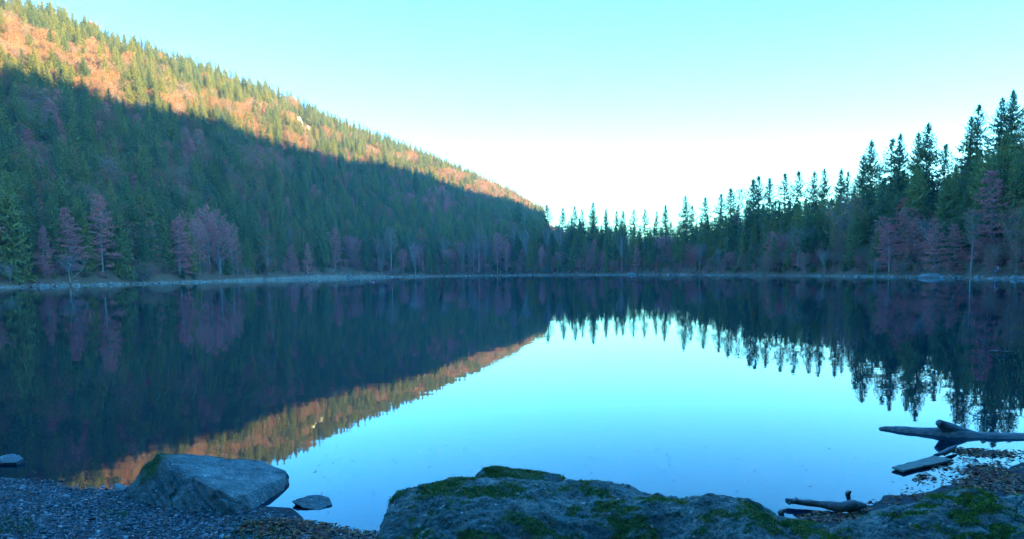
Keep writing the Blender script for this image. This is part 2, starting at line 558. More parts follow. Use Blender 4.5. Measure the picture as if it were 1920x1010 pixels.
# ------------------------------------------------------------------ trees: prototypes
def spruce(seed, H=25.0, zb=0.06, Rm=3.6, dens=1.0, droop=0.35, ragged=0.25, power=0.70, step=0.50):
    r = np.random.default_rng(seed)
    g, tg = G(), G()
    zt = np.linspace(0, H * 0.99, 14)
    wob = np.cumsum(r.normal(0, 0.03, (14, 2)), 0)
    tp = np.column_stack([wob, zt - 0.6])
    tg.tube(tp, np.interp(zt, [0, 1.0, H], [0.36, 0.27, 0.02]), 7, 0)
    cx = lambda z: np.array([np.interp(z, zt, wob[:, 0]), np.interp(z, zt, wob[:, 1])])
    for k in range(int(10 + zb * 60)):        # dead stubs below the crown
        z = r.uniform(0.8, max(zb * H, 2.0)); a = r.uniform(0, 6.28); L = r.uniform(0.5, 1.7)
        p0 = np.array([*cx(z), z]); d = np.array([math.cos(a), math.sin(a), r.uniform(-0.35, 0.1)])
        tg.tube([p0, p0 + d * L], [0.035, 0.008], 3, 0, False)
    side = r.uniform(0, 6.28, 4)
    z = zb * H
    while z < H - 0.25:
        t = (z - zb * H) / (H - zb * H)
        env = Rm * ((1 - t) ** power) * (0.75 + 0.25 * min(1, t * 6 + 0.3)) * (0.5 + 0.5 * min(1, (1 - t) / 0.28)) + 0.10
        nb = max(4, int(round((6.2 - 2 * t) * dens)))
        a0 = r.uniform(0, 6.28)
        for b in range(nb):
            if r.random() < ragged * 0.5 and t < 0.9:
                continue
            a = a0 + b * 6.283 / nb + r.normal(0, 0.25)
            lob = 1 + 0.18 * math.sin(2 * a + side[0]) + 0.12 * math.sin(3 * a + side[1] + z * 0.35)
            L = env * lob * r.uniform(1 - ragged, 1 + ragged * 0.6)
            zz = z + r.normal(0, 0.12)
            up = (0.55 * t ** 1.5 - droop * (1 - t))
            n = 5
            ss = np.linspace(0, 1, n)
            rad_ = L * ss
            zc = zz + L * (up * ss - 0.22 * droop * np.sin(ss * 3.14) + 0.16 * ss ** 3)
            d2 = np.array([math.cos(a), math.sin(a)])
            sp = np.column_stack([cx(zz) + rad_[:, None] * d2, zc])
            perp = np.array([-d2[1], d2[0], 0])
            d3 = np.array([d2[0], d2[1], 0])
            # needle-covered spine
            w = 0.10 + 0.05 * L * 0.3
            g.add(np.concatenate([sp - perp * w, sp + perp * w]), (), [(i, i + 1, n + i + 1, n + i) for i in range(n - 1)])
            ns = max(3, int(L / 0.30 * dens))
            for i in range(ns):
                s0 = (i + 0.6 + r.normal(0, 0.2)) / (ns + 0.3)
                s0 = min(max(s0, 0.08), 0.97)
                b0 = np.array([np.interp(s0, ss, sp[:, k]) for k in range(3)])
                for sg in (-1, 1):
                    l = (0.28 + 0.36 * L * (1 - abs(s0 - 0.42)) * 0.55) * r.uniform(0.7, 1.3)
                    l = min(l, 1.25)
                    dr = d3 * r.uniform(0.35, 0.8) + perp * sg * r.uniform(0.6, 0.95)
                    dr[2] = -r.uniform(0.25, 1.05)
                    wv = np.cross(dr, [0, 0, 1]); wv /= np.linalg.norm(wv) + 1e-6
                    wv = wv + np.array([0, 0, r.uniform(-0.6, 0.6)])
                    ww = r.uniform(0.09, 0.17) * (0.7 + 0.5 * l)
                    g.add([b0, b0 + dr * l * 0.5 + wv * ww, b0 + dr * l, b0 + dr * l * 0.5 - wv * ww], (), [(0, 1, 2, 3)])
        z += step * r.uniform(0.75, 1.25) * (1 - 0.45 * t)
    # leader
    tip = np.array([*cx(H), H])
    for k in range(3):
        a = k * 2.1
        v = np.array([math.cos(a), math.sin(a), 0]) * 0.09
        g.add([tip - [0, 0, 1.3] + v * 2, tip - [0, 0, 1.3] - v * 2, tip + [0, 0, 0.4]], [(0, 1, 2)])
    return tg, g


def broadleaf(seed, H=18.0, base=0.12, Rm=4.5, shape='cone', up=0.25, nprim=30, leaf=3.0, lsize=0.42, layered=True, nsec=7, ntw=5, crook=0.15, trad=0.2, fork=False, twigw=0.018):
    """trunk with limbs (bark) / crown of twigs (material 0) and leaves (material 1)"""
    r = np.random.default_rng(seed)
    g, tg = G(), G()
    k = 12
    zt = np.linspace(0, H * 0.97, k)
    wob = np.cumsum(r.normal(0, crook, (k, 2)), 0) * np.linspace(0, 1, k)[:, None]
    tp = np.column_stack([wob, zt]); tp[0, 2] = -0.5
    trr = np.interp(zt, [0, 0.8, H * 0.5, H], [trad * 1.5, trad, trad * 0.55, 0.015])
    tg.tube(tp, trr, 7, 0)
    stems = [(tp, trr)]
    if fork:
        for q in range(fork):
            a = r.uniform(0, 6.28); i0 = r.integers(2, 6)
            n = k - i0
            d = np.array([math.cos(a), math.sin(a)])
            rr_ = np.linspace(0, 1, n)
            lean = r.uniform(0.25, 0.5) * H * (1 - i0 / k)
            sp = np.column_stack([tp[i0, :2] + (rr_ ** 0.8 * lean)[:, None] * d + np.cumsum(r.normal(0, crook, (n, 2)), 0), tp[i0, 2] + (zt[i0:] - zt[i0]) * r.uniform(0.75, 0.98)])
            sp[0] = tp[i0]
            sr = np.linspace(trr[i0] * 0.7, 0.015, n)
            tg.tube(sp, sr, 6, 0)
            stems.append((sp, sr))
    env = {'cone': lambda t: (1 - t) ** 0.75 * (0.65 + 0.35 * min(1, 4 * t)) + 0.06,
           'oval': lambda t: math.sqrt(max(0.02, 1 - (2 * t - 0.85) ** 2 / 1.35)),
           'round': lambda t: math.sqrt(max(0.03, 1 - (1.75 * t - 0.8) ** 2)),
           'vase': lambda t: 0.5 + 0.5 * math.sin(3.14 * min(1, t * 1.05)) * (0.6 + 0.4 * t)}[shape]
    for sp, sr in stems:
        npz = max(6, int(nprim / (1 + 0.5 * (len(stems) - 1))))
        for b in range(npz):
            t = (b + r.uniform(0, 1)) / npz
            zz = H * (base + (0.97 - base) * t)
            if zz < sp[0, 2] or zz > sp[-1, 2]:
                continue
            p0 = np.array([np.interp(zz, sp[:, 2], sp[:, c_]) for c_ in range(3)])
            a = b * 2.4 + r.normal(0, 0.5)
            L = Rm * env(t) * r.uniform(0.75, 1.15)
            u = up + r.normal(0, 0.12) + (0.5 * t * t if shape != 'vase' else 0.3)
            d = np.array([math.cos(a), math.sin(a), u])
            n = 6
            ss = np.linspace(0, 1, n)
            bend = np.cumsum(r.normal(0, 0.05 * L, (n, 3)), 0) * 0.6
            bend[0] = 0
            pb = p0 + ss[:, None] * d * L + bend
            pb[:, 2] -= (0.10 * L * ss ** 2) if layered else 0
            tg.tube(pb, np.linspace(min(0.09, 0.02 + 0.014 * L), 0.012, n), 4, 0, False)
            dn = d / np.linalg.norm(d)
            pp = np.cross(dn, [0, 0, 1]); pp /= np.linalg.norm(pp)
            uu = np.cross(pp, dn)
            ns = max(3, int(nsec * (0.5 + 0.5 * L / Rm)))
            for c_ in range(ns):
                s0 = 0.18 + 0.80 * (c_ + r.uniform(0, 1)) / ns
                q0 = np.array([np.interp(s0, ss, pb[:, e]) for e in range(3)])
                sg = 1 if c_ % 2 else -1
                d2 = dn * r.uniform(0.5, 1.0) + pp * sg * r.uniform(0.4, 1.0) + uu * (r.normal(0.05, 0.12) if layered else r.normal(0.15, 0.45))
                l2 = L * (1.05 - s0 * 0.6) * r.uniform(0.25, 0.5)
                q1 = q0 + d2 * l2
                q1[2] -= 0.06 * l2 if layered else 0
                wv = np.cross(d2, [0.2, 0.1, 1]); wv *= (twigw * 1.3) / (np.linalg.norm(wv) + 1e-6)
                wz = np.cross(wv, d2); wz *= (twigw * 1.3) / (np.linalg.norm(wz) + 1e-6)
                g.add([q0 + wv, q0 - wv, q1, q0 + wz, q0 - wz], [(0, 1, 2), (3, 4, 2)], (), 0)
                for e in range(ntw):
                    s1 = r.uniform(0.15, 1.0)
                    w0 = q0 + (q1 - q0) * s1
                    d4 = d2 * r.uniform(0.2, 0.9) + pp * r.normal(0, 0.7) + uu * (r.normal(0.05, 0.18) if layered else r.normal(0.2, 0.5))
                    d4 /= np.linalg.norm(d4) + 1e-6
                    l3 = r.uniform(0.35, 0.95)
                    w1 = w0 + d4 * l3
                    wv = np.cross(d4, r.normal(0, 1, 3)); wv *= twigw / (np.linalg.norm(wv) + 1e-6)
                    g.add([w0 + wv, w0 - wv, w1], [(0, 1, 2)], (), 0)
                    nl = r.poisson(leaf)
                    for f in range(nl):
                        c0 = w0 + d4 * l3 * r.uniform(0.1, 1.1) + r.normal(0, 0.12, 3) * (1, 1, 0.5 if layered else 1)
                        ax = r.normal(0, 1, 3); ax[2] *= 0.5 if layered else 1.0
                        ax /= np.linalg.norm(ax) + 1e-6
                        ay = np.cross(ax, r.normal(0, 1, 3))
                        ay /= np.linalg.norm(ay) + 1e-6
                        z_ = lsize * r.uniform(0.6, 1.3)
                        g.add([c0 - ax * z_ * 0.5, c0 + ay * z_ * 0.34, c0 + ax * z_ * 0.5, c0 - ay * z_ * 0.34], (), [(0, 1, 2, 3)], 1)
    return tg, g


PROTO = {}


def reg(key, tg, g, bark, mats, H):
    t_me, c_me = tg.mesh(key + '_trunk', [bark], True), g.mesh(key + '_crown', mats)
    full = G()
    nV = np.concatenate(tg.v + g.v)
    off = tg.n
    tt_ = [f for f in tg.t] + [[i + off for i in f] for f in g.t]
    qq_ = [f for f in tg.q] + [[i + off for i in f] for f in g.q]
    mi = [0] * len(tg.t) + [1 + x for x in g.tm] + [0] * len(tg.q) + [1 + x for x in g.qm]
    f_me = mesh(key + '_tree', nV, tt_, qq_, [bark] + list(mats), mi)
    PROTO[key] = (t_me, c_me, f_me, H)


reg('s0', *spruce(1, Rm=4.9, power=0.60), BARK, [NEEDLE], 25)
reg('s1', *spruce(2, Rm=3.5, zb=0.08, power=0.58), BARK, [NEEDLE], 25)
reg('s2', *spruce(3, Rm=4.3, zb=0.30, ragged=0.5, dens=0.85, droop=0.25, power=0.58), BARK, [NEEDLE], 25)
reg('s3', *spruce(4, Rm=5.6, zb=0.03, droop=0.55, ragged=0.32, dens=1.05), BARK, [NEEDLE], 25)
reg('s4', *spruce(5, Rm=3.9, zb=0.2, ragged=0.5, dens=0.85, droop=0.3, power=0.55), BARK, [NEEDLE], 25)
reg('s5', *spruce(6, Rm=5.2, zb=0.12, ragged=0.4, droop=0.42, power=0.66, step=0.55), BARK, [NEEDLE], 25)
reg('b0', *broadleaf(11, Rm=4.2, shape='cone', up=0.12, leaf=2.6, base=0.07, nprim=74, lsize=0.36), BARKP, [TWIG, LEAFR], 18)
reg('b1', *broadleaf(12, Rm=5.4, shape='oval', up=0.18, leaf=2.2, base=0.07, nprim=74, lsize=0.36), BARKP, [TWIG, LEAF], 18)
reg('b2', *broadleaf(13, Rm=4.4, shape='oval', up=0.35, leaf=0.95, base=0.15, nprim=64, layered=False, nsec=8, ntw=8, fork=1), BARKP, [TWIGP, LEAFR], 18)
reg('b3', *broadleaf(14, Rm=5.0, shape='vase', up=0.75, leaf=0.0, base=0.32, nprim=44, layered=False, nsec=9, ntw=10, fork=3, crook=0.3, twigw=0.02), BARKP, [TWIGP, LEAF], 18)
reg('b4', *broadleaf(15, Rm=5.4, shape='round', up=0.4, leaf=2.4, base=0.16, nprim=64, layered=False, lsize=0.38, fork=2), BARKG, [TWIG, LEAF], 18)
reg('b5', *broadleaf(16, Rm=3.0, shape='oval', up=0.6, leaf=0.15, base=0.42, nprim=38, layered=False, nsec=8, ntw=9, crook=0.18, trad=0.17, twigw=0.02), BARKP, [TWIGP, LEAF], 18)
reg('b6', *broadleaf(17, Rm=5.6, shape='round', up=0.5, leaf=0.6, base=0.14, nprim=64, layered=False, lsize=0.38, fork=3, ntw=9), BARKG, [TWIG, LEAF], 18)
reg('b7', *broadleaf(18, Rm=6.0, shape='cone', up=0.05, leaf=1.7, base=0.04, nprim=70, layered=True, nsec=9, ntw=7, lsize=0.36), BARKG, [TWIG, LEAFR], 18)


def plant_tree(key, pos, h, wf=1.0, rz=None, lean=(0, 0), name=None):
    t_me, c_me, f_me, H = PROTO[key]
    o = bpy.data.objects.new(name or ('spruce_tree' if key[0] == 's' else 'beech_tree'), None)
    COL.objects.link(o)
    o.empty_display_size = 0.5
    o.location = pos
    s = h / H
    o.scale = (s * wf, s * wf, s)
    o.rotation_euler = (lean[0], lean[1], rng.uniform(0, 6.28) if rz is None else rz)
    obj('trunk', t_me, o)
    obj('crown', c_me, o)
    return o


occupied = []


def ground_at(px, setback):
    az = az_of_px(px)
    r = float(shore_r(np.array([az]))[0]) + setback
    x, y = r * math.sin(rad(az)), r * math.cos(rad(az))
    for _ in range(3):      # correct for the slight roll of the camera
        z = float(height(np.array([[x, y]]))[0])
        qx, qy = project([[x, y, z]])
        az += (px - qx[0]) / F * 57.3 * math.cos(rad(az)) ** 2
        x, y = r * math.sin(rad(az)), r * math.cos(rad(az))
    return np.array([x, y, float(height(np.array([[x, y]]))[0])])


def tree_at(key, px, top, setback, wf=1.0, label=None, lean=(0, 0), rz=None, group=None):
    b = ground_at(px, setback)
    lo, hi = 1.0, 80.0
    for _ in range(24):
        mid = (lo + hi) / 2
        if project([[b[0], b[1], b[2] + mid]])[1][0] > top:
            lo = mid
        else:
            hi = mid
    h = lo
    occupied.append((b[0], b[1], 2.2 if setback < 40 else 1.5))
    o = plant_tree(key, b, h, wf, rz, lean)
    tag(o, label, 'tree', group)
    return o


# trees that can be picked out in the photograph: mesh, pixel column, pixel row of the tip, metres behind the shore, width, label
TREES = [
    ('s3', 26, 318, 8, 1.0, 'largest dark spruce on the shore at the far left, with drooping arms'),
    ('s1', 68, 335, 24, 1.0, 'slim spruce just behind the largest spruce at the far left'),
    ('s0', 104, 362, 14, 0.9, 'dark spruce between the far-left giant spruce and a purple layered beech'),
    ('b0', 84, 424, 7, 0.8, 'thin purplish beech in front of the dark spruces at the far left'),
    ('b7', 134, 388, 8, 0.8, 'tall layered purple beech beside the second dark spruce from the left'),
    ('s1', 158, 385, 13, 1.0, 'narrow dark spruce standing between two tall purple layered beeches'),
    ('b0', 193, 365, 10, 1.0, 'tall copper beech left of the drooping green spruce'),
    ('s3', 226, 376, 6, 0.85, 'green spruce with drooping boughs right of the tall copper beech'),
    ('s0', 247, 350, 26, 0.9, 'spruce rising behind the drooping green spruce'),
    ('s1', 272, 432, 7, 1.1, 'short bluish spruce by the bare grey bush on the shore'),
    ('s0', 296, 420, 15, 1.0, 'dark spruce just left of the large copper beech clump'),
    ('b0', 338, 406, 6, 1.1, 'reddest, leftmost beech of the large shore clump'),
    ('b2', 366, 414, 8, 0.9, 'thinly leaved grey-purple beech second in the large shore clump'),
    ('b2', 394, 391, 12, 0.8, 'tallest thinly leaved beech in the middle of the large shore clump'),
    ('b2', 414, 399, 9, 0.7, 'slender half-bare beech right of the tallest in the large shore clump'),
    ('b2', 438, 424, 8, 0.8, 'half-bare pale-stemmed beech at the right end of the large shore clump'),
    ('b3', 412, 480, 4, 0.8, 'small bare pale tree in front of the large shore clump'),
    ('b1', 447, 470, 5, 0.6, 'low reddish beech right of the large shore clump'),
    ('s1', 468, 415, 16, 1.0, 'spruce between the large beech clump and the round copper beech'),
    ('b1', 503, 443, 5, 0.72, 'broad round copper beech near the middle of the left shore'),
    ('b0', 546, 459, 5, 1.2, 'conical copper beech right of the broad round one'),
    ('b0', 577, 456, 5, 0.8, 'narrow copper beech left of the tall straight green spruce'),
    ('s0', 604, 394, 12, 0.75, 'tall straight green spruce between narrow and dark red beeches'),
    ('b0', 629, 427, 14, 0.95, 'dark red conical beech above the pale beach'),
    ('b2', 664, 447, 16, 0.7, 'thin purplish beech left of the bright green spruce'),
    ('s1', 688, 437, 12, 0.95, 'bright green spruce at the right end of the pale beach'),
    ('b3', 716, 484, 6, 0.7, 'small bare tree on the point right of the pale beach'),
    ('b5', 734, 428, 10, 1.0, 'tall thin half-bare tree right of the bright green spruce'),
    ('s0', 752, 452, 18, 1.2, 'bushy spruce behind the tall thin half-bare tree'),
    ('b3', 779, 454, 6, 0.7, 'bare forked tree with a pale trunk on the waterline'),
    ('b0', 794, 489, 7, 0.9, 'small bright red young beech beside the bare forked tree'),
    ('s0', 806, 468, 9, 1.0, 'small green spruce right of the red young beech'),
    ('b5', 832, 444, 10, 0.9, 'thin pale tree between small green spruce and row of white trunks'),
    ('b5', 868, 462, 7, 1.0, 'first pale trunk in the row of white-stemmed trees'),
    ('b5', 880, 466, 8, 0.8, 'second pale trunk in the row of white-stemmed trees'),
    ('b3', 888, 450, 8, 0.5, 'third pale trunk in the row, with spreading bare top'),
    ('b5', 899, 420, 9, 0.9, 'fourth and tallest pale trunk in the row of white-stemmed trees'),
    ('b5', 911, 438, 8, 0.9, 'fifth pale trunk in the row of white-stemmed trees'),
    ('b2', 933, 440, 7, 0.7, 'last and leafiest pale trunk in the row of white-stemmed trees'),
    ('b2', 950, 455, 8, 0.6, 'thin purplish tree right of the row of white-stemmed trees'),
    ('s5', 973, 377, 75, 0.9, 'lone dark spruce rising against the sunlit end of the hill'),
    ('b5', 964, 418, 16, 1.0, 'bare tree below the dark spruce at the end of the hill'),
    ('b3', 990, 432, 10, 0.6, 'bare spreading tree below the tip of the sunlit hill'),
    ('b3', 1028, 426, 18, 0.5, 'bare tree with a fan-shaped top on the far shore'),
    ('b3', 1054, 427, 14, 0.55, 'bare flat-topped pale tree on the far shore'),
    ('b2', 1016, 466, 8, 0.7, 'low purplish beech at the waterline under the hill tip'),
    ('s2', 1026, 384, 34, 1.0, 'first ragged spruce right of the hill tip'),
    ('s4', 1056, 390, 34, 1.0, 'ragged spruce between the hill tip and the tallest central spruce'),
    ('s4', 1078, 387, 32, 1.0, 'pointed spruce two left of the tallest central spruce'),
    ('s4', 1092, 393, 34, 0.9, 'thin spruce directly left of the tallest central spruce'),
    ('s0', 1112, 379, 30, 0.8, 'tallest spruce of the far shore\'s centre, with dense pointed top'),
    ('s1', 1137, 391, 32, 0.9, 'slim pointed spruce right of the tallest central spruce'),
    ('s4', 1156, 396, 30, 1.0, 'ragged spruce, second right of the tallest central spruce'),
    ('s2', 1168, 395, 32, 0.9, 'ragged spruce, third right of the tallest central spruce'),
    ('s4', 1188, 393, 30, 1.0, 'ragged spruce above the bare fork-trunked tree'),
    ('b0', 1113, 449, 10, 0.9, 'purple beech under the tallest central spruce'),
    ('b3', 1166, 444, 8, 0.65, 'bare fork-trunked tree on the far shore right of centre'),
    ('b7', 1194, 458, 7, 0.6, 'layered pink-purple beech right of the bare fork-trunked tree'),
    ('s4', 1209, 393, 28, 1.0, 'gappy spruce with sky behind it, left of the pair of slim spruces'),
    ('s4', 1231, 396, 28, 0.9, 'shorter of the pair of slim spruces left of the wide-topped spruce'),
    ('s1', 1248, 384, 26, 1.0, 'taller of the pair of slim spruces left of the wide-topped spruce'),
    ('s5', 1283, 366, 24, 0.8, 'wide-topped tall spruce right of the pair of slim spruces'),
    ('s4', 1297, 386, 26, 1.0, 'small spruce leaning close on the right of the wide-topped spruce'),
    ('s2', 1321, 370, 26, 1.0, 'sparse spruce with sky gleaming between its bare lower trunks'),
    ('s4', 1350, 364, 26, 1.1, 'spruce with thin crown, left of the dense-tipped spruce'),
    ('s2', 1368, 353, 26, 1.1, 'dense-tipped spruce with clear trunk on the right moraine'),
    ('b5', 1384, 356, 26, 0.7, 'pale half-bare tree standing among the moraine spruces'),
    ('b3', 1312, 458, 6, 0.7, 'bare upright forked tree in front of the gappy spruces'),
    ('b3', 1345, 468, 6, 0.6, 'bare tree with a pale leaning trunk by the right shore'),
    ('s2', 1410, 336, 28, 1.1, 'broad ragged spruce left of the flat-topped dark spruce'),
    ('s4', 1420, 330, 32, 1.0, 'slender spruce tip rising behind the broad ragged spruce'),
    ('s2', 1440, 334, 27, 0.9, 'flat-topped dark spruce with a bare straight trunk'),
    ('s4', 1469, 325, 28, 1.0, 'ragged spruce just right of the flat-topped dark spruce'),
    ('s4', 1494, 321, 28, 1.0, 'spruce third right of the flat-topped dark spruce'),
    ('s5', 1524, 320, 29, 0.8, 'left one of the twin bushy spruces over the bare round beech'),
    ('s5', 1541, 315, 30, 0.7, 'right one of the twin bushy spruces over the bare round beech'),
    ('s0', 1573, 316, 30, 0.8, 'bushy spruce left of the tall pointed pair'),
    ('s4', 1586, 322, 34, 0.8, 'thin spruce tip close behind the bushy spruce by the tall pair'),
    ('s5', 1612, 290, 30, 0.75, 'lower left spruce of the tall pointed pair'),
    ('s0', 1627, 262, 32, 0.8, 'tall pointed spruce, highest left of the broad dark group'),
    ('s4', 1665, 260, 33, 0.9, 'left one of two spruces between the tall pointed and the broadest spruce'),
    ('s0', 1681, 249, 35, 0.7, 'right one of two spruces between the tall pointed and the broadest spruce'),
    ('s5', 1712, 248, 34, 0.8, 'left shoulder of the broadest dark spruce group'),
    ('s0', 1731, 230, 33, 0.85, 'broadest and darkest tall spruce on the right slope'),
    ('s2', 1766, 270, 38, 1.0, 'shorter ragged spruce right of the broadest dark spruce'),
    ('s5', 1811, 217, 42, 0.8, 'left one of two high spruces below the top right corner'),
    ('s4', 1826, 196, 45, 1.0, 'slender right one of two high spruces below the top right corner'),
    ('s5', 1869, 182, 46, 0.8, 'second highest spruce near the right edge'),
    ('s0', 1889, 168, 48, 0.85, 'highest spruce near the right edge of the picture'),
    ('s5', 1921, 184, 48, 0.9, 'spruce cut by the right edge of the picture'),
    ('b6', 1592, 378, 14, 0.95, 'big bare rounded beech leaning over the right shore'),
    ('b3', 1496, 430, 6, 1.2, 'low bare tree with wide spreading limbs by the right shore'),
    ('b3', 1545, 470, 4, 1.0, 'small bare branching tree left of the big rounded beech'),
    ('b0', 1667, 418, 7, 1.3, 'reddish-pink beech right of the big bare rounded beech'),
    ('b7', 1752, 408, 6, 0.75, 'layered purple beech above the largest shore stone'),
    ('s3', 1800, 375, 12, 0.7, 'green spruce between the purple beeches on the right shore'),
    ('b5', 1820, 395, 3, 0.9, 'slim pale-trunked tree right at the water\'s edge on the right'),
    ('b7', 1858, 318, 12, 0.8, 'large layered purple beech above the walker'),
    ('b6', 1905, 400, 6, 0.7, 'bare blue-grey tree at the right edge beside the walker'),
    ('b7', 1700, 455, 7, 0.5, 'small purple beech under the broadest dark spruce'),
]
for a in TREES:
    tree_at(a[0], a[1], a[2], a[3], a[4] * (1.22 if a[0][0] == 's' and a[1] > 960 else 1.0), a[5], group='spruces standing out from the forest' if a[0][0] == 's' else 'broadleaf trees along the shore')

# ------------------------------------------------------------------ forest: everything else that grows there
RED = [(45, 108, 60, 34), (165, 122, 62, 32), (250, 116, 40, 24), (312, 128, 26, 24), (357, 150, 18, 14), (222, 162, 16, 16), (345, 205, 44, 26), (430, 168, 16, 12), (465, 222, 40, 20),
       (540, 238, 24, 16), (85, 222, 44, 34), (185, 172, 50, 22), (66, 305, 38, 40), (188, 250, 18, 14), (232, 210, 16, 14), (345, 215, 34, 26), (357, 285, 30, 46), (280, 275, 14, 14),
       (508, 318, 46, 30), (560, 278, 24, 16), (602, 308, 18, 16), (188, 385, 30, 40), (85, 345, 14, 20), (205, 325, 14, 24), (342, 372, 16, 34), (440, 355, 14, 30), (486, 425, 20, 20),
       (760, 382, 34, 10), (822, 390, 34, 34), (885, 385, 18, 18), (930, 365, 70, 24), (985, 388, 30, 16), (660, 262, 30, 10), (760, 300, 34, 10), (850, 338, 40, 12), (28, 60, 20, 30), (120, 265, 20, 20), (420, 210, 30, 14),
       (610, 250, 20, 10), (700, 290, 20, 14), (470, 300, 30, 20), (650, 345, 20, 14)]


LIT = lambda x, y: y < np.interp(x, [p_[0] for p_ in SHADOW], [p_[1] for p_ in SHADOW])


def red_prob(x, y):
    v = np.where(LIT(x, y), 0.10, 0.20)
    v = np.where(x > 620, 0.16, v)
    for cx, cy, rx, ry in RED:
        d = ((x - cx) / rx) ** 2 + ((y - cy) / ry) ** 2
        v = np.maximum(v, np.where(d < 0.8, 0.8, 0))
    return v


SKY_X = np.array([990, 1005, 1030, 1056, 1112, 1156, 1209, 1248, 1283, 1321, 1368, 1410, 1440, 1494, 1541, 1586, 1627, 1681, 1731, 1766, 1826, 1889, 1925, 2050, 2300])
SKY_Y = np.array([405, 402, 395, 398, 396, 402, 405, 400, 392, 384, 366, 348, 345, 335, 328, 334, 292, 276, 262, 290, 226, 196, 190, 120, 40])


def scatter(step, az0, az1, r0, r1, seed):
    r = np.random.default_rng(seed)
    xs = np.arange(-r1, r1, step)
    X, Y = np.meshgrid(xs, np.arange(0, r1, step))
    X[1::2] += step / 2
    P = np.column_stack([X.ravel(), Y.ravel()]) + r.uniform(-0.45, 0.45, (X.size, 2)) * step
    az = np.degrees(np.arctan2(P[:, 0], P[:, 1])); rr = np.hypot(*P.T)
    return P[(az > az0) & (az < az1) & (rr > r0) & (rr < r1)]


P = np.concatenate([scatter(5.0, -46, 1.0, 200, 520, 1), scatter(5.8, -46, 5, 520, 1250, 2), scatter(3.7, 1.0, 48, 100, 560, 3)])
Pc = scatter(5.2, -46, 2, 450, 1250, 4)
Pc = Pc[rng.random(len(Pc)) < 0.6]
ac = np.degrees(np.arctan2(Pc[:, 0], Pc[:, 1]))
Pc = Pc[np.abs(np.hypot(*Pc.T) - np.interp(ac, HL_AZ, HL_R)) < 22]
P = np.concatenate([P, Pc])
az = np.degrees(np.arctan2(P[:, 0], P[:, 1])); rr = np.hypot(*P.T); rs = shore_r(az); s = rr - rs
hr = np.interp(az, HL_AZ, HL_R)
hillside = az < az_of_px(1020)
edge = np.interp(az, PXAZ([0, 500, 600, 690, 740, 1000, 1900]), [6, 8, 15, 15, 7, 6, 5])
keep = np.where(hillside, (s > edge) & (rr < hr + 50), (s > edge) & (s < np.interp(az, [1, 12, 25, 36, 48], [46, 40, 48, 90, 330])))
occ = np.array(occupied)
dmin = np.min(np.hypot(P[:, None, 0] - occ[None, :, 0], P[:, None, 1] - occ[None, :, 1]) - occ[None, :, 2], axis=1)
keep &= dmin > 0.4
P, az, rr, s, hillside = P[keep], az[keep], rr[keep], s[keep], hillside[keep]
z = height(P)
px0, py0 = project(np.column_stack([P, z + 10]))
prob = red_prob(px0, py0)
low = s < 26
prob = np.where(low & hillside & (px0 < 720), np.maximum(prob, 0.28), prob)
prob = np.where(low & hillside & (px0 >= 720), np.maximum(prob, 0.34), prob)
prob = np.where(~hillside, np.where(s < 13, 0.62, np.where(s < 20, 0.25, 0.04)), prob)
prob = np.where(hillside & (rr > hr[keep] - 75) & (px0 < 900), 0.05, prob)
prob = np.where(hillside & (rr > hr[keep] - 30), 0.02, prob)
nP = len(P)
isb = rng.random(nP) < prob
h = np.where(isb, rng.uniform(12, 19, nP), rng.uniform(15, 25.5, nP))
h = np.where(~hillside & isb, rng.uniform(7, 13, nP), h)
h = np.where(~hillside & ~isb, rng.uniform(16, 27, nP), h)
h = np.where(s < 14, h * 0.8, h)
h = np.where(~hillside & (s < 9), h * 0.62, h)
h = np.where(hillside & (rr > hr[keep] - 60) & ~isb, rng.uniform(9, 24, nP), h)
# right and far shore: no unlisted tree tops out above the listed ones
for it in range(2):
    tx, ty = project(np.column_stack([P, z + h]))
    lim = np.interp(tx, SKY_X, SKY_Y) + np.interp(tx, [1000, 1300, 1600, 1900], [8, 16, 34, 40]) * rng.uniform(0.5, 1.2, nP) + np.abs(rng.normal(0, 1, nP)) * np.interp(tx, [1000, 1500, 1900], [12, 24, 34])
    over = (~hillside) & (ty < lim)
    dist = rr
    h = np.where(over, h - (lim - ty) * dist / F, h)
ok = h > 4.0
P, az, rr, s, hillside, z, h, isb = [a[ok] for a in (P, az, rr, s, hillside, z, h, isb)]
tx, ty = project(np.column_stack([P, z + h])); bx, by = project(np.column_stack([P, z]))
inview = (tx > -25) & (tx < 1945) & (by > -20)
# leave the rock outcrop open
OUT = hit(578, 250)
dd = np.hypot(P[:, 0] - OUT[0], P[:, 1] - OUT[1])
clear = (dd < 13) | ((np.abs(tx - 578) < 26) & (rr < np.hypot(OUT[0], OUT[1])) & (rr > np.hypot(OUT[0], OUT[1]) - 45) & (ty < 262))
P, az, rr, s, hillside, z, h, isb, tx, ty, bx, by, inview = [a[~clear] for a in (P, az, rr, s, hillside, z, h, isb, tx, ty, bx, by, inview)]
pxh = by - ty
print('trees', len(P), 'beech', isb.sum())
single = np.zeros(len(P), bool)
nS = sum(1 for a in TREES if a[0][0] == 's'); nB = len(TREES) - nS
for flag, most in ((~isb, 300 - nS), (isb, 300 - nB)):
    idx = np.where(flag & inview)[0]
    score = pxh[idx] * np.where(s[idx] < 30, 1.5, 1.0)
    single[idx[np.argsort(-score)[:most]]] = True

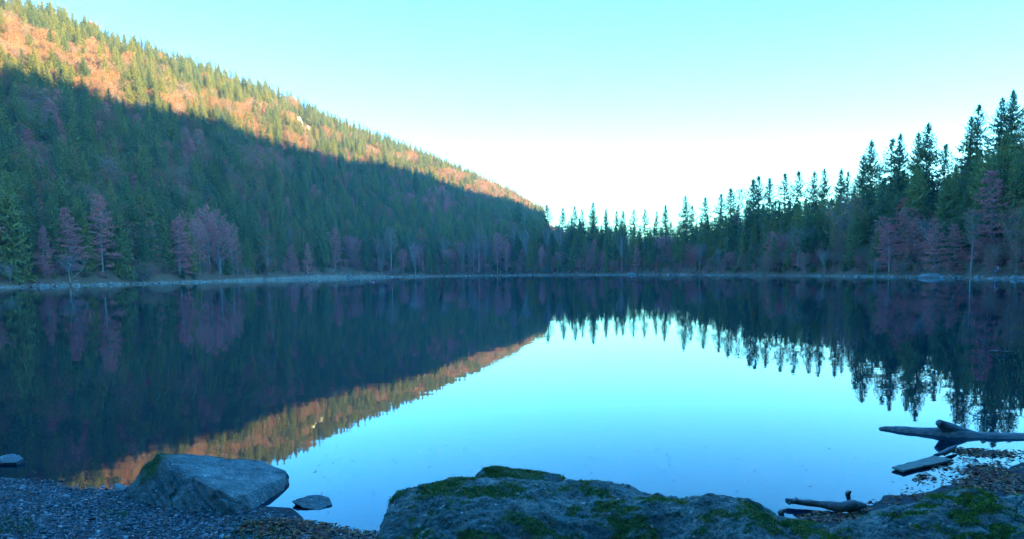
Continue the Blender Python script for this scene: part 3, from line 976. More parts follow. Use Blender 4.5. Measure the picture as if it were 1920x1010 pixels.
BINS = [(-99, 60, 'above the giant spruce at the far left'), (60, 150, 'above the two tall purple layered beeches'), (150, 215, 'above the tall copper beech'),
        (215, 310, 'above the short bluish spruce'), (310, 460, 'above the large copper beech clump'), (460, 560, 'above the round and conical copper beeches'),
        (560, 700, 'above the pale beach'), (700, 800, 'above the bare forked waterline tree'), (800, 960, 'above the row of white-stemmed trees'),
        (960, 1060, 'below the tip of the sunlit hill'), (1060, 1200, 'around the tallest central spruce'), (1200, 1310, 'around the wide-topped spruce'),
        (1310, 1400, 'around the dense-tipped moraine spruce'), (1400, 1520, 'around the flat-topped dark spruce'), (1520, 1600, 'around the twin bushy spruces'),
        (1600, 1700, 'around the tall pointed pair on the right'), (1700, 1780, 'around the broadest dark spruce'), (1780, 1999, 'around the high spruces at the right edge')]


def label_of(i):
    where = next(w for a, b_, w in BINS if a <= tx[i] < b_)
    if hillside[i]:
        row = 'on the shore edge' if s[i] < 14 else ('low on the slope' if s[i] < 60 else 'higher up')
    else:
        row = 'in the front row' if s[i] < 12 else 'in the rows behind'
    lit = hillside[i] and LIT(tx[i], ty[i] + 12)
    return ('sunlit ' if lit else 'shaded ') + ('beech' if isb[i] else 'spruce'), row + ' ' + where


ORD = 'first second third fourth fifth sixth seventh eighth ninth tenth eleventh twelfth'.split()
SK, SKP = ['s0', 's1', 's2', 's3', 's4', 's5'], [0.32, 0.2, 0.12, 0.1, 0.1, 0.16]
keys = []
for i in range(len(P)):
    if isb[i]:
        if hillside[i]:
            keys.append(rng.choice(['b4', 'b6', 'b1', 'b0', 'b7'], p=[0.55, 0.25, 0.16, 0.02, 0.02] if LIT(tx[i], ty[i] + 8) else [0.27, 0.13, 0.15, 0.25, 0.20]) if s[i] > 26 else rng.choice(['b0', 'b1', 'b2', 'b5', 'b7'], p=[0.2, 0.2, 0.3, 0.2, 0.1] if bx[i] < 720 else [0.10, 0.08, 0.30, 0.32, 0.20]))  # more beeches in shadow take redder leaves: tone of shade put into colour
        else:
            keys.append(rng.choice(['b2', 'b3', 'b6', 'b7', 'b5'], p=[0.30, 0.10, 0.20, 0.30, 0.1]))
    else:
        keys.append(rng.choice(SK, p=SKP) if hillside[i] else rng.choice(SK, p=[0.22, 0.15, 0.23, 0.05, 0.2, 0.15]))
wfs = rng.uniform(0.85, 1.15, len(P))
named_sets = {}
for i in np.where(single)[0]:
    named_sets.setdefault(label_of(i), []).append(i)
for (kind_, where_), members in named_sets.items():
    members.sort(key=lambda i: tx[i])
    for n_, i in enumerate(members):
        o = plant_tree(keys[i], (P[i, 0], P[i, 1], z[i] - 0.1), h[i], wfs[i])
        if len(members) == 1:
            lb = kind_ + ' ' + where_
        elif len(members) <= 12:
            lb = f'{ORD[n_]} {kind_} from left {where_}'
        else:
            lb = f'{kind_} {where_}'
        if len(lb.split()) > 16:
            lb = lb.replace('from left ', '').replace('the ', '')
        tag(o, lb, 'tree', ('beeches ' if isb[i] else 'spruces ') + where_)

# the rest: masses, instanced
def scat_mass(nm, P, z, h, wf, ks, kk, lab, cat):
    coll = bpy.data.collections.new(nm + '_kinds')
    for n_, k in enumerate(kk):
        coll.objects.link(bpy.data.objects.new('%02d_%s' % (n_, k), PROTO[k][2]))
    n = len(P)
    me = bpy.data.meshes.new(nm)
    me.vertices.add(n)
    me.vertices.foreach_set('co', np.column_stack([P, z]).astype(np.float32).ravel())
    a = me.attributes.new('variant', 'INT', 'POINT'); a.data.foreach_set('value', np.array([kk.index(k) for k in ks], np.int32))
    sc = h / np.array([PROTO[k][3] for k in ks])
    a = me.attributes.new('size', 'FLOAT_VECTOR', 'POINT'); a.data.foreach_set('vector', np.column_stack([sc * wf, sc * wf, sc]).astype(np.float32).ravel())
    a = me.attributes.new('turn', 'FLOAT_VECTOR', 'POINT'); a.data.foreach_set('vector', np.column_stack([np.zeros(n), np.zeros(n), rng.uniform(0, 6.28, n)]).astype(np.float32).ravel())
    fo = obj(nm, me)
    ng = bpy.data.node_groups.new(nm, 'GeometryNodeTree')
    ng.interface.new_socket('Geometry', in_out='INPUT', socket_type='NodeSocketGeometry')
    ng.interface.new_socket('Geometry', in_out='OUTPUT', socket_type='NodeSocketGeometry')
    gi, go = ng.nodes.new('NodeGroupInput'), ng.nodes.new('NodeGroupOutput')
    ip, ci = ng.nodes.new('GeometryNodeInstanceOnPoints'), ng.nodes.new('GeometryNodeCollectionInfo')
    mp_ = ng.nodes.new('GeometryNodeMeshToPoints')
    ci.inputs['Collection'].default_value = coll
    ci.inputs['Separate Children'].default_value = True
    ci.inputs['Reset Children'].default_value = True
    ip.inputs['Pick Instance'].default_value = True

    def named(nm_, ty):
        q_ = ng.nodes.new('GeometryNodeInputNamedAttribute'); q_.data_type = ty
        q_.inputs['Name'].default_value = nm_
        return q_.outputs['Attribute']
    ng.links.new(gi.outputs[0], mp_.inputs[0])
    ng.links.new(mp_.outputs[0], ip.inputs['Points'])
    ng.links.new(ci.outputs[0], ip.inputs['Instance'])
    ng.links.new(named('variant', 'INT'), ip.inputs['Instance Index'])
    ng.links.new(named('turn', 'FLOAT_VECTOR'), ip.inputs['Rotation'])
    ng.links.new(named('size', 'FLOAT_VECTOR'), ip.inputs['Scale'])
    ng.links.new(ip.outputs[0], go.inputs[0])
    md = fo.modifiers.new('forest', 'NODES'); md.node_group = ng
    return tag(fo, lab, cat, kind='stuff')


for nm, flag, kk, lab in (('spruce_forest', ~isb, SK, 'dense mass of spruces covering the hillside'), ('beech_forest', isb, ['b0', 'b1', 'b2', 'b3', 'b4', 'b5', 'b6', 'b7'], 'copper-brown beeches mixed through the hillside forest')):
    idx = np.where(flag & ~single)[0]
    scat_mass(nm, P[idx], z[idx] - 0.1, h[idx], wfs[idx], [keys[i] for i in idx], kk, lab, 'forest')

# undergrowth: young trees and bushes under and before the forest edge
P = np.concatenate([scatter(3.2, -44, 1.0, 200, 520, 21), scatter(2.6, 1.0, 42, 100, 450, 22)])
az = np.degrees(np.arctan2(P[:, 0], P[:, 1])); rr = np.hypot(*P.T); s = rr - shore_r(az)
e0 = np.interp(az, PXAZ([0, 500, 600, 690, 740, 1000, 1900]), [4.5, 6.5, 14, 13, 5.5, 3.6, 2.8])
keep = (s > e0) & (s < np.where(az < 1, 26, 40))
P, az, s = P[keep], az[keep], s[keep]
z = height(P)
hh = rng.uniform(1.2, 4.0, len(P)) * np.where(s < 8, 0.55, 1.0) * np.where(az > 1, 1.25, 1.45)
kk = ['s0', 's3', 'b6', 'b7', 'b2', 'b1']
vv = rng.choice(6, len(P), p=[0.17, 0.10, 0.25, 0.2, 0.16, 0.12])
scat_mass('undergrowth', P, z - 0.1, hh, rng.uniform(1.1, 1.9, len(P)), [kk[v] for v in vv], kk, 'bushes and young trees along the foot of the forest', 'undergrowth')

# ------------------------------------------------------------------ rocks
def rock_mat(name, c1, c2, c3, bump=0.5, grain=1.0):
    m, nt, p = new_mat(name)
    n1 = noise_n(nt, 5 * grain, 8, 0.72)
    base = ramp(nt, n1, [(0.30, c1), (0.5, c2), (0.68, c3)])
    sp = ramp(nt, noise_n(nt, 70 * grain, 4, 0.7), [(0.36, (0.25, 0.25, 0.25)), (0.5, (0.9, 0.9, 0.9)), (0.62, (1.15, 1.15, 1.12)), (0.72, (1.9, 1.85, 1.75))])
    mu = nt.nodes.new('ShaderNodeMix'); mu.data_type = 'RGBA'; mu.blend_type = 'MULTIPLY'
    mu.inputs[0].default_value = 0.85
    nt.links.new(base, mu.inputs[6]); nt.links.new(sp, mu.inputs[7])
    vo = nt.nodes.new('ShaderNodeTexVoronoi'); vo.inputs['Scale'].default_value = 16 * grain
    tc = nt.nodes.new('ShaderNodeTexCoord'); nt.links.new(tc.outputs['Object'], vo.inputs['Vector'])
    spots = math_n(nt, 'MULTIPLY', ramp(nt, vo.outputs['Distance'], [(0.16, (1, 1, 1)), (0.24, (0, 0, 0))]), ramp(nt, noise_n(nt, 9 * grain, 3), [(0.52, (0, 0, 0)), (0.6, (0.8, 0.8, 0.8))]))
    col = mix_c(nt, spots, mu.outputs[2], tuple(min(1, x * 1.7) for x in c3))
    moss = ramp(nt, noise_n(nt, 60, 5, 0.75), [(0.3, (0.018, 0.026, 0.008)), (0.52, (0.06, 0.085, 0.012)), (0.75, (0.14, 0.175, 0.02))])
    col = mix_c(nt, attr_n(nt, 'moss'), col, moss)
    nt.links.new(col, p.inputs['Base Color'])
    p.inputs['Roughness'].default_value = 0.8
    p.inputs['Specular IOR Level'].default_value = 0.3
    b = nt.nodes.new('ShaderNodeBump'); b.inputs['Strength'].default_value = bump; b.inputs['Distance'].default_value = 0.03 / grain
    nt.links.new(noise_n(nt, 26 * grain, 10, 0.75), b.inputs['Height'])
    nt.links.new(b.outputs[0], p.inputs['Normal'])
    return m


ROCK = rock_mat('mossy_gneiss', (0.038, 0.044, 0.036), (0.13, 0.142, 0.117), (0.28, 0.29, 0.24), 1.0)
SLATE = rock_mat('split_slate', (0.055, 0.066, 0.062), (0.145, 0.17, 0.158), (0.27, 0.31, 0.28), 1.0)
STONE = rock_mat('shore_stone', (0.08, 0.08, 0.078), (0.15, 0.15, 0.145), (0.24, 0.235, 0.22), 0.3)
CREAM = rock_mat('pale_cliff', (0.26, 0.21, 0.15), (0.42, 0.36, 0.27), (0.55, 0.49, 0.39), 0.3, 0.05)
MOSS = foliage('moss', [(0.0, (0.03, 0.045, 0.008)), (0.5, (0.13, 0.165, 0.014)), (1.0, (0.30, 0.33, 0.025))], 0.8, 0.2)


def vnormals(V, T):
    n = np.cross(V[T[:, 1]] - V[T[:, 0]], V[T[:, 2]] - V[T[:, 0]])
    N = np.zeros_like(V)
    for k in range(3):
        np.add.at(N, T[:, k], n)
    return N / (np.linalg.norm(N, axis=1)[:, None] + 1e-12)


def moss_tufts(name, parent, V, N, mask, n, seed, size=0.0075):
    r = np.random.default_rng(seed)
    w = np.clip(mask - 0.35, 0, None) * (N[:, 2] > -0.1)
    if w.sum() <= 0:
        return
    idx = r.choice(len(V), n, p=w / w.sum())
    c0 = V[idx] + r.normal(0, 0.008, (n, 3)) * (1, 1, 0.2)
    d = N[idx] + r.normal(0, 0.55, (n, 3)); d /= np.linalg.norm(d, axis=1)[:, None]
    l = size * r.uniform(0.6, 1.8, n)[:, None]
    sd_ = np.cross(d, r.normal(0, 1, (n, 3))); sd_ /= np.linalg.norm(sd_, axis=1)[:, None] + 1e-9
    VV = np.stack([c0 - d * 0.003 + sd_ * l * 0.3, c0 - d * 0.003 - sd_ * l * 0.3, c0 + d * l], 1).reshape(-1, 3)
    o = obj(name, mesh(name, VV, np.arange(3 * n).reshape(-1, 3), None, [MOSS]), parent)
    tag(o, 'green moss growing on the rock', kind='stuff')


def mound_rock(name, prof, wf, wb, seed, mat, label, nu=330, nv=120, moss=0.5, tufts=9000, end=(0.10, 0.10), power=2.2, amp=1.0):
    """boulder lofted along its crest; prof = (pixel x, pixel y, distance) along the crest"""
    W = np.array([at_y(*q) for q in prof])
    L = np.concatenate([[0], np.cumsum(np.linalg.norm(np.diff(W, axis=0), axis=1))])
    u = np.linspace(0, L[-1], nu)
    C = np.column_stack([np.interp(u, L, W[:, k]) for k in range(3)])
    ker = np.hanning(9); ker /= ker.sum()
    pad = np.pad(C, ((4, 4), (0, 0)), 'edge')
    C = np.column_stack([np.convolve(pad[:, k], ker, 'valid') for k in range(3)])
    un = u / L[-1]
    rnd = np.sqrt(np.clip(1 - np.clip(1 - un / end[0], 0, 1) ** 2, 0.0, 1)) * np.sqrt(np.clip(1 - np.clip(1 - (1 - un) / end[1], 0, 1) ** 2, 0.0, 1))
    v = np.concatenate([-np.linspace(1, 0, int(nv * 0.68)) ** 1.15, np.linspace(0, 1, nv - int(nv * 0.68) + 1)[1:]])
    U, VV = np.meshgrid(np.arange(nu), v, indexing='ij')
    cx, cy, cz, rn = C[U, 0], C[U, 1], C[U, 2], rnd[U]
    y = cy + np.where(VV < 0, VV * wf * (0.06 + 0.94 * rn), VV * wb * (0.1 + 0.9 * rn))
    base = -0.25
    z = cz - (cz - base) * np.where(VV < 0, np.abs(VV) ** power, np.abs(VV) ** 1.8)
    V = np.column_stack([cx.ravel(), y.ravel(), z.ravel()])
    i, j = np.meshgrid(np.arange(nu - 1), np.arange(nv - 1), indexing='ij')
    q = np.column_stack([(i * nv + j).ravel(), ((i + 1) * nv + j).ravel(), ((i + 1) * nv + j + 1).ravel(), (i * nv + j + 1).ravel()])
    T = np.concatenate([q[:, [0, 1, 2]], q[:, [0, 2, 3]]])
    N = vnormals(V, T)
    flip = 1 if N[:, 2].mean() > 0 else -1
    N = N * flip
    rc_ = np.random.default_rng(seed)
    cr_ = np.zeros(len(V))
    for e in range(7):
        a_ = rc_.uniform(0.5, 1.3) * rc_.choice([1, 1, -1])
        pl_ = V[rc_.integers(0, len(V))]
        dd_ = (V[:, 0] - pl_[0]) * math.sin(a_) - (V[:, 1] - pl_[1]) * math.cos(a_) * 1.6 + 0.06 * fbm(V * 6, 4, seed + 60 + e)
        al_ = np.abs((V[:, 0] - pl_[0]) * math.cos(a_) + (V[:, 1] - pl_[1]) * math.sin(a_))
        cr_ = np.maximum(cr_, np.exp(-(dd_ / 0.012) ** 2) * np.clip(1.4 - al_ / rc_.uniform(0.25, 0.5), 0, 1))
    dsp = 0.055 * fbm(V * 1.9, 3, seed) + 0.045 * np.abs(fbm(V * 4.5, 4, seed + 3, 0.6)) + 0.018 * fbm(V * 15, 3, seed + 5, 0.65) + 0.005 * vn(V * 60, seed + 9)
    dsp = dsp + 0.012 * np.abs(fbm(V * 26, 3, seed + 6, 0.65)) - 0.035 * cr_ - 0.02 * np.clip(fbm(V * 9, 2, seed + 21) - 0.25, 0, 1)
    V = V + N * dsp[:, None] * amp
    N = vnormals(V, T) * flip
    mk = fbm(V * (3.6, 6.5, 5), 5, seed + 31, 0.72) * 2.0 + 0.45 * fbm(V * 1.1, 2, seed + 37) + 0.35 * (N[:, 2] - 0.75) + (moss - 0.92)
    mk = np.clip(mk * 5, 0, 1)
    me = mesh(name, V, None, q if flip > 0 else q[:, ::-1], [mat], None, True)
    attr(me, 'moss', mk)
    o = obj(name, me)
    tag(o, label, 'rock', 'mossy boulders in front of the camera')
    if tufts:
        moss_tufts('moss', o, V, N, mk, tufts, seed)
    return o, V, N


def hull_rock(name, pts, mat, label, seed, res=0.03, strata=None, amp=0.02, samp=0.02, moss=0.0, tufts=0, group=None, cat='rock', smooth_=False, moss_at=None):
    bm = bmesh.new()
    for q in pts:
        bm.verts.new(q)
    bmesh.ops.convex_hull(bm, input=bm.verts)
    bmesh.ops.delete(bm, geom=[v_ for v_ in bm.verts if not v_.link_faces], context='VERTS')
    bmesh.ops.triangulate(bm, faces=bm.faces)
    for _ in range(9):
        es = [e for e in bm.edges if e.calc_length() > res * 1.7]
        if not es:
            break
        bmesh.ops.subdivide_edges(bm, edges=es, cuts=1)
        bmesh.ops.triangulate(bm, faces=bm.faces)
    bmesh.ops.recalc_face_normals(bm, faces=bm.faces)
    bm.verts.index_update()
    V = np.array([v_.co[:] for v_ in bm.verts]); T = np.array([[x.index for x in f.verts] for f in bm.faces])
    bm.free()
    N = vnormals(V, T)
    size = np.ptp(V, axis=0).max()
    k = 1.0 / size
    d = amp * fbm(V * 4 * k, 3, seed) + amp * 0.5 * fbm(V * 12 * k, 3, seed + 2) + amp * 0.2 * fbm(V * 40 * k, 2, seed + 4)
    if strata is not None:
        st = np.asarray(strata, float); st /= np.linalg.norm(st)
        hcoord = V @ st + 0.02 * fbm(V * 5 * k, 3, seed + 7) * size
        lay = vn(np.column_stack([hcoord * 26 * k * 1.4, V[:, 0] * 1.5 * k, V[:, 1] * 1.5 * k]), seed + 8) + 0.6 * vn(np.column_stack([hcoord * 70 * k, V[:, 0] * 3 * k, V[:, 2] * 3 * k]), seed + 9)
        side = 1 - np.abs(N @ st)
        hq = hcoord * 11 * k + 0.8 * fbm(V * 3 * k, 2, seed + 12)
        saw = hq - np.floor(hq)
        step_ = _h(np.floor(hq).astype(np.int64), np.floor(hq).astype(np.int64) * 0, np.floor(V[:, 0] * 3 * k + fbm(V * 6 * k, 2, seed + 13)).astype(np.int64), 5) - 0.5
        d = d + samp * (0.6 * lay + 1.3 * step_ + 0.7 * saw) * np.clip(side * 1.6, 0.10, 1)
    V = V + N * d[:, None]
    N = vnormals(V, T)
    mk = np.clip((fbm(V * 5 * k, 4, seed + 31, 0.6) * 1.8 + 0.4 * (N[:, 2] - 0.5) + (moss - 0.62)) * 4, 0, 1) if moss else np.zeros(len(V))
    if moss_at is not None:
        mk = np.clip((1 - np.linalg.norm(V - moss_at[0], axis=1) / moss_at[1]) * 2.2 + 0.9 * fbm(V * 9, 4, seed + 40, 0.7) - 0.3, 0, 1)
    me = mesh(name, V, T, None, [mat], None, smooth_)
    attr(me, 'moss', mk)
    o = obj(name, me)
    tag(o, label, cat, group)
    if tufts:
        moss_tufts('moss', o, V, N, mk, tufts, seed)
    return o


# the long mossy boulder across the bottom of the picture
A_PROF = [(700, 1075, 4.55), (708, 1030, 4.6), (719, 975, 4.7), (730, 942, 4.8), (748, 925, 4.9), (790, 914, 4.95), (840, 905, 5.0), (885, 900, 5.0), (950, 896, 5.0), (1010, 900, 5.0), (1062, 906, 5.0), (1120, 908, 5.0),
          (1160, 913, 5.0), (1205, 928, 4.95), (1240, 936, 4.9), (1275, 940, 4.85), (1300, 936, 4.8), (1330, 931, 4.75), (1375, 935, 4.7), (1412, 944, 4.7), (1432, 958, 4.65), (1452, 968, 4.6), (1500, 974, 4.5), (1545, 984, 4.4), (1600, 1010, 4.35), (1660, 1060, 4.3)]
mound_rock('mossy_boulder', A_PROF, 1.5, 0.55, 41, ROCK, 'long grey boulder with green moss patches across the bottom centre', nu=760, nv=240, moss=0.80, tufts=34000)
B_PROF = [(1490, 1060, 4.1), (1545, 1010, 4.2), (1600, 978, 4.3), (1660, 958, 4.4), (1720, 940, 4.45), (1780, 924, 4.5), (1820, 917, 4.5), (1852, 924, 4.5), (1880, 945, 4.45), (1905, 985, 4.4), (1925, 1050, 4.35)]
mound_rock('mossy_boulder', B_PROF, 1.3, 0.5, 57, ROCK, 'humped mossy boulder in the bottom right corner', nu=480, nv=190, moss=0.82, tufts=22000)
C_PROF = [(1835, 1010, 4.9), (1850, 960, 5.0), (1875, 938, 5.0), (1915, 930, 5.0), (1980, 926, 5.0), (2060, 940, 5.0), (2110, 1000, 4.9)]
mound_rock('mossy_boulder', C_PROF, 1.0, 0.45, 63, ROCK, 'mossy boulder cut by the right edge, behind the humped one', nu=200, nv=100, moss=0.52, tufts=3500)

# flat stone lying on the long boulder
pts = [at_y(*q) for q in [(884, 900, 5.12), (895, 884, 5.15), (908, 874, 5.22), (935, 872, 5.25), (965, 878, 5.25), (985, 884, 5.2), (1040, 885, 5.25), (1058, 891, 5.2), (1061, 906, 5.12), (1040, 912, 5.1), (990, 902, 5.08), (930, 904, 5.05), (890, 908, 5.08),
                          (900, 890, 5.5), (1050, 896, 5.5), (960, 886, 5.5)]]
hull_rock('mossy_stone', pts, ROCK, 'flat mossy stone lying on top of the long boulder', 71, 0.012, (0.1, 0.2, 1), 0.016, 0.006, moss=0.75, tufts=4500, smooth_=True)

# angular boulder on the beach
pts = [at_y(*q) for q in [(299, 850, 7.15), (322, 879, 6.9), (374, 903, 6.65), (440, 932, 6.42), (441, 960, 6.36), (425, 978, 6.33), (480, 956, 6.55), (515, 948, 6.85), (283, 868, 7.15), (258, 900, 7.0), (236, 940, 6.9),
                          (228, 950, 6.9), (330, 972, 6.5), (410, 867, 7.6), (470, 864, 7.7), (492, 864, 7.7), (520, 880, 7.6), (538, 893, 7.4), (531, 918, 7.2), (518, 958, 6.95)]]
pts += [np.array([q[0], q[1], -0.15]) for q in (at_y(240, 940, 7.3), at_y(425, 978, 6.4), at_y(500, 958, 6.9), at_y(500, 890, 7.9), at_y(330, 900, 7.9))]
hull_rock('angular_boulder', pts, SLATE, 'big angular blue-grey boulder with a sloping flat top on the gravel beach', 83, 0.014, (0.35, -0.25, 0.9), 0.03, 0.03, tufts=700, moss_at=(at_y(292, 880, 7.1), 0.28))
pts = [at_y(*q) for q in [(213, 906, 7.3), (222, 905, 7.35), (243, 913, 7.3), (240, 930, 7.05), (222, 945, 7.0), (212, 930, 7.1), (232, 938, 7.3), (240, 920, 7.5), (216, 920, 7.5)]]
hull_rock('small_rock', pts, SLATE, 'small upright rock leaning against the left side of the angular boulder', 91, 0.014, (0.35, -0.25, 0.9), 0.014, 0.01)
w0 = at_z(583, 945)
pts = [at_y(*q) for q in [(548, 938, w0[1]), (575, 929, w0[1] + .06), (600, 926, w0[1] + .1), (617, 931, w0[1] + .08), (620, 942, w0[1] - .02), (600, 955, w0[1] - .16), (570, 950, w0[1] - .12), (555, 941, w0[1] - .04)]]
pts += [np.array([q[0] * 0.99, q[1] + 0.05, -0.09]) for q in pts[3:]]
hull_rock('pointed_rock', pts, SLATE, 'small pointed dark rock standing alone in the water beside the angular boulder', 93, 0.012, (0.1, 0.1, 1), 0.012, 0.008)
w0 = at_z(18, 867)
pts = [at_y(*q) for q in [(-14, 858, w0[1]), (5, 853, w0[1] + .1), (22, 850, w0[1] + .15), (36, 852, w0[1] + .1), (44, 858, w0[1]), (30, 866, w0[1] - .1), (0, 867, w0[1] - .1), (-16, 866, w0[1])]]
pts += [q - np.array([0, -0.05, 0.12]) for q in pts[4:]]
hull_rock('flat_rock', pts, STONE, 'low flat pale rock in the water at the left edge', 95, 0.015, (0, 0.2, 1), 0.014, 0.008)

# separate stones on the gravel
SMALL = [(250, 957, 22, 6, 'long pale flat stone at the foot of the angular boulder'), (276, 962, 14, 5, 'smaller pale flat stone right of the long one by the boulder'), (51, 968, 14, 9, 'rounded whitish stone on the gravel left of centre of the beach'),
         (84, 970, 20, 5, 'flat light stone just right of the rounded whitish one'), (48, 989, 16, 5, 'thin flat stone near the bottom left corner'), (206, 961, 12, 6, 'light stone below the small upright rock'),
         (342, 984, 11, 4, 'small pale stone in front of the angular boulder'), (478, 975, 16, 10, 'grey stone on the leaves under the boulder\'s right end'), (125, 968, 18, 4, 'narrow pale stone in the middle of the gravel'),
         (272, 970, 13, 7, 'pale tilted stone below the two flat ones by the boulder'), (160, 916, 13, 6, 'dark wet stone at the waterline left of the small rock'), (203, 918, 14, 8, 'pair-like dark wet stone touching the small upright rock')]
for k, (x, y, w, h_, lb) in enumerate(SMALL):
    q = at_z(x, y, 0.05)
    q[2] = float(height(np.array([q[:2]]))[0])
    u = w * q[1] / F / 2
    hv = max(h_ * q[1] / F * 0.6, 0.012)
    r_ = np.random.default_rng(200 + k)
    a_ = np.linspace(0, 6.28, 10)[:-1] + r_.uniform(0, 0.4, 9)
    pts = [q + np.array([math.cos(t_) * u * r_.uniform(0.8, 1.05), math.sin(t_) * u * 0.8 * r_.uniform(0.8, 1.05), r_.uniform(-0.01, hv * 0.4)]) for t_ in a_]
    pts += [q + np.array([math.cos(t_) * u * 0.6, math.sin(t_) * u * 0.5, hv * r_.uniform(0.8, 1.1)]) for t_ in a_[::2]] + [q + np.array([0, 0, -0.03])]
    hull_rock('stone', pts, STONE if 'dark' not in lb else SLATE, lb, 300 + k, u * 0.35, None, u * 0.08, 0, group='separate stones on the gravel', cat='stone')

# ------------------------------------------------------------------ gravel and fallen leaves


def poly_pts(poly, n, seed, z=0.0, bias=None):
    r = np.random.default_rng(seed)
    pl = np.array([at_z(x, y, z)[:2] for x, y in poly])
    lo, hi = pl.min(0), pl.max(0)
    out = np.zeros((0, 2))
    while len(out) < n:
        q = r.uniform(lo, hi, (n * 2, 2))
        ins = np.zeros(len(q), bool)
        for a_, b_ in zip(pl, np.roll(pl, -1, 0)):
            c_ = (a_[1] > q[:, 1]) != (b_[1] > q[:, 1])
            ins ^= c_ & (q[:, 0] < (b_[0] - a_[0]) * (q[:, 1] - a_[1]) / (b_[1] - a_[1] + 1e-12) + a_[0])
        q = q[ins]
        if bias is not None:
            q = q[r.random(len(q)) < bias(q)]
        out = np.concatenate([out, q])
    return out[:n]


ico = bmesh.new(); bmesh.ops.create_icosphere(ico, subdivisions=1, radius=1.0)
IV = np.array([v_.co[:] for v_ in ico.verts]); ico.verts.index_update(); IT = np.array([[v_.index for v_ in f.verts] for f in ico.faces]); ico.free()


def pebbles(name, XY, size, mat, label, seed, flat=0.5):
    r = np.random.default_rng(seed)
    n = len(XY)
    z_ = height(XY)
    c_ = np.column_stack([XY, z_ + size * flat * 0.25])
    sc = size[:, None] * r.uniform(0.6, 1.2, (n, 3)) * (1, 1, flat)
    jit = 1 + r.uniform(-0.28, 0.28, (n, len(IV), 1))
    a_ = r.uniform(0, 6.28, n)
    L = IV[None] * jit * sc[:, None]
    tilt = r.normal(0, 0.25, n)
    L2 = L.copy()
    L2[..., 2] = L[..., 2] + np.tan(tilt)[:, None] * L[..., 0]
    X = L2[..., 0] * np.cos(a_)[:, None] - L2[..., 1] * np.sin(a_)[:, None]
    Y = L2[..., 0] * np.sin(a_)[:, None] + L2[..., 1] * np.cos(a_)[:, None]
    VV = np.stack([X, Y, L2[..., 2]], -1) + c_[:, None]
    TT = (IT[None] + (np.arange(n) * len(IV))[:, None, None]).reshape(-1, 3)
    o = obj(name, mesh(name, VV.reshape(-1, 3), TT, None, [mat]))
    return tag(o, label, 'gravel', kind='stuff')


PEB = foliage('pebbles', [(0.0, (0.02, 0.021, 0.023)), (0.5, (0.06, 0.064, 0.068)), (0.85, (0.13, 0.135, 0.14)), (1.0, (0.36, 0.36, 0.35))], 1.0, 0.0, 0.7)
beach = [(-60, 890), (215, 905), (330, 925), (545, 965), (600, 985), (720, 1004), (720, 1040), (-60, 1040)]
XY = poly_pts(beach, 30000, 5)
szz = np.clip(np.random.default_rng(6).lognormal(-4.85, 0.48, len(XY)), 0.004, 0.045)
pebbles('gravel', XY, szz, PEB, 'grey gravel of the beach at the lower left', 7)

LITTER = foliage('fallen_leaves', [(0.0, (0.035, 0.014, 0.012)), (0.45, (0.14, 0.035, 0.022)), (0.8, (0.30, 0.08, 0.03)), (1.0, (0.48, 0.20, 0.04))], 1.0, 0.15, 0.5)


def leaves(name, XY, size, label, seed, lift=0.004, curl=0.4):
    r = np.random.default_rng(seed)
    n = len(XY)
    z_ = np.maximum(height(XY), 0.0) + lift + r.uniform(0, 0.012, n)
    c_ = np.column_stack([XY, z_])
    a_ = r.uniform(0, 6.28, n)
    ax = np.column_stack([np.cos(a_), np.sin(a_), r.normal(0, curl * 0.4, n)]) * size[:, None]
    ay = np.column_stack([-np.sin(a_), np.cos(a_), r.normal(0, curl * 0.5, n)]) * size[:, None] * r.uniform(0.35, 0.65, n)[:, None]
    up = np.column_stack([np.zeros((n, 2)), size * r.uniform(0.0, curl, n)])
    VV = np.stack([c_ - ax, c_ + ay + up, c_ + ax, c_ - ay + up, c_ - ax * 0.3 + ay * 0.95 + up * 0.9, c_ - ax * 0.3 - ay * 0.95 + up * 0.9], 1).reshape(-1, 3)
    b_ = np.arange(n)[:, None] * 6
    TT = np.concatenate([b_ + [0, 4, 1], b_ + [0, 1, 2], b_ + [0, 2, 3], b_ + [0, 3, 5]])
    o = obj(name, mesh(name, VV, TT, None, [LITTER]))
    return tag(o, label, 'leaves', kind='stuff')


r_ = np.random.default_rng(77)
right_poly = [(1590, 952), (1690, 918), (1735, 880), (1800, 856), (1770, 838), (1850, 842), (1960, 846), (1960, 950), (1700, 950)]


def rbias(q):
    n_ = fbm(np.column_stack([q * 2.3, q[:, 0] * 0]), 3, 61)
    px_, py_ = project(np.column_stack([q, q[:, 0] * 0]))
    return np.clip((px_ - 1640) / 260, 0.06, 1) * np.clip(0.45 + 1.6 * n_, 0.04, 1)


XY = poly_pts(right_poly, 4200, 8, bias=rbias)
leaves('fallen_leaves', XY, r_.uniform(0.014, 0.034, len(XY)), 'drift of dark fallen leaves in the shallows by the driftwood log', 9)
XY = poly_pts([(545, 972), (620, 982), (720, 1000), (720, 1035), (400, 1035), (470, 985)], 1500, 10, bias=lambda q: np.clip(0.5 + 1.6 * fbm(np.column_stack([q * 3, q[:, 0] * 0]), 3, 62), 0.03, 1))
leaves('fallen_leaves', XY, r_.uniform(0.014, 0.034, len(XY)), 'red-brown fallen leaves washed up between the angular and long boulders', 11)
XY = poly_pts([(1490, 970), (1530, 958), (1600, 962), (1630, 948), (1640, 975), (1560, 985)], 420, 12)
leaves('fallen_leaves', XY, r_.uniform(0.012, 0.03, len(XY)), 'leaves caught around the small driftwood branch', 13)
XY = poly_pts(beach, 330, 14)
leaves('fallen_leaves', XY, r_.uniform(0.012, 0.028, len(XY)), 'leaves scattered over the gravel beach', 15, lift=0.02)
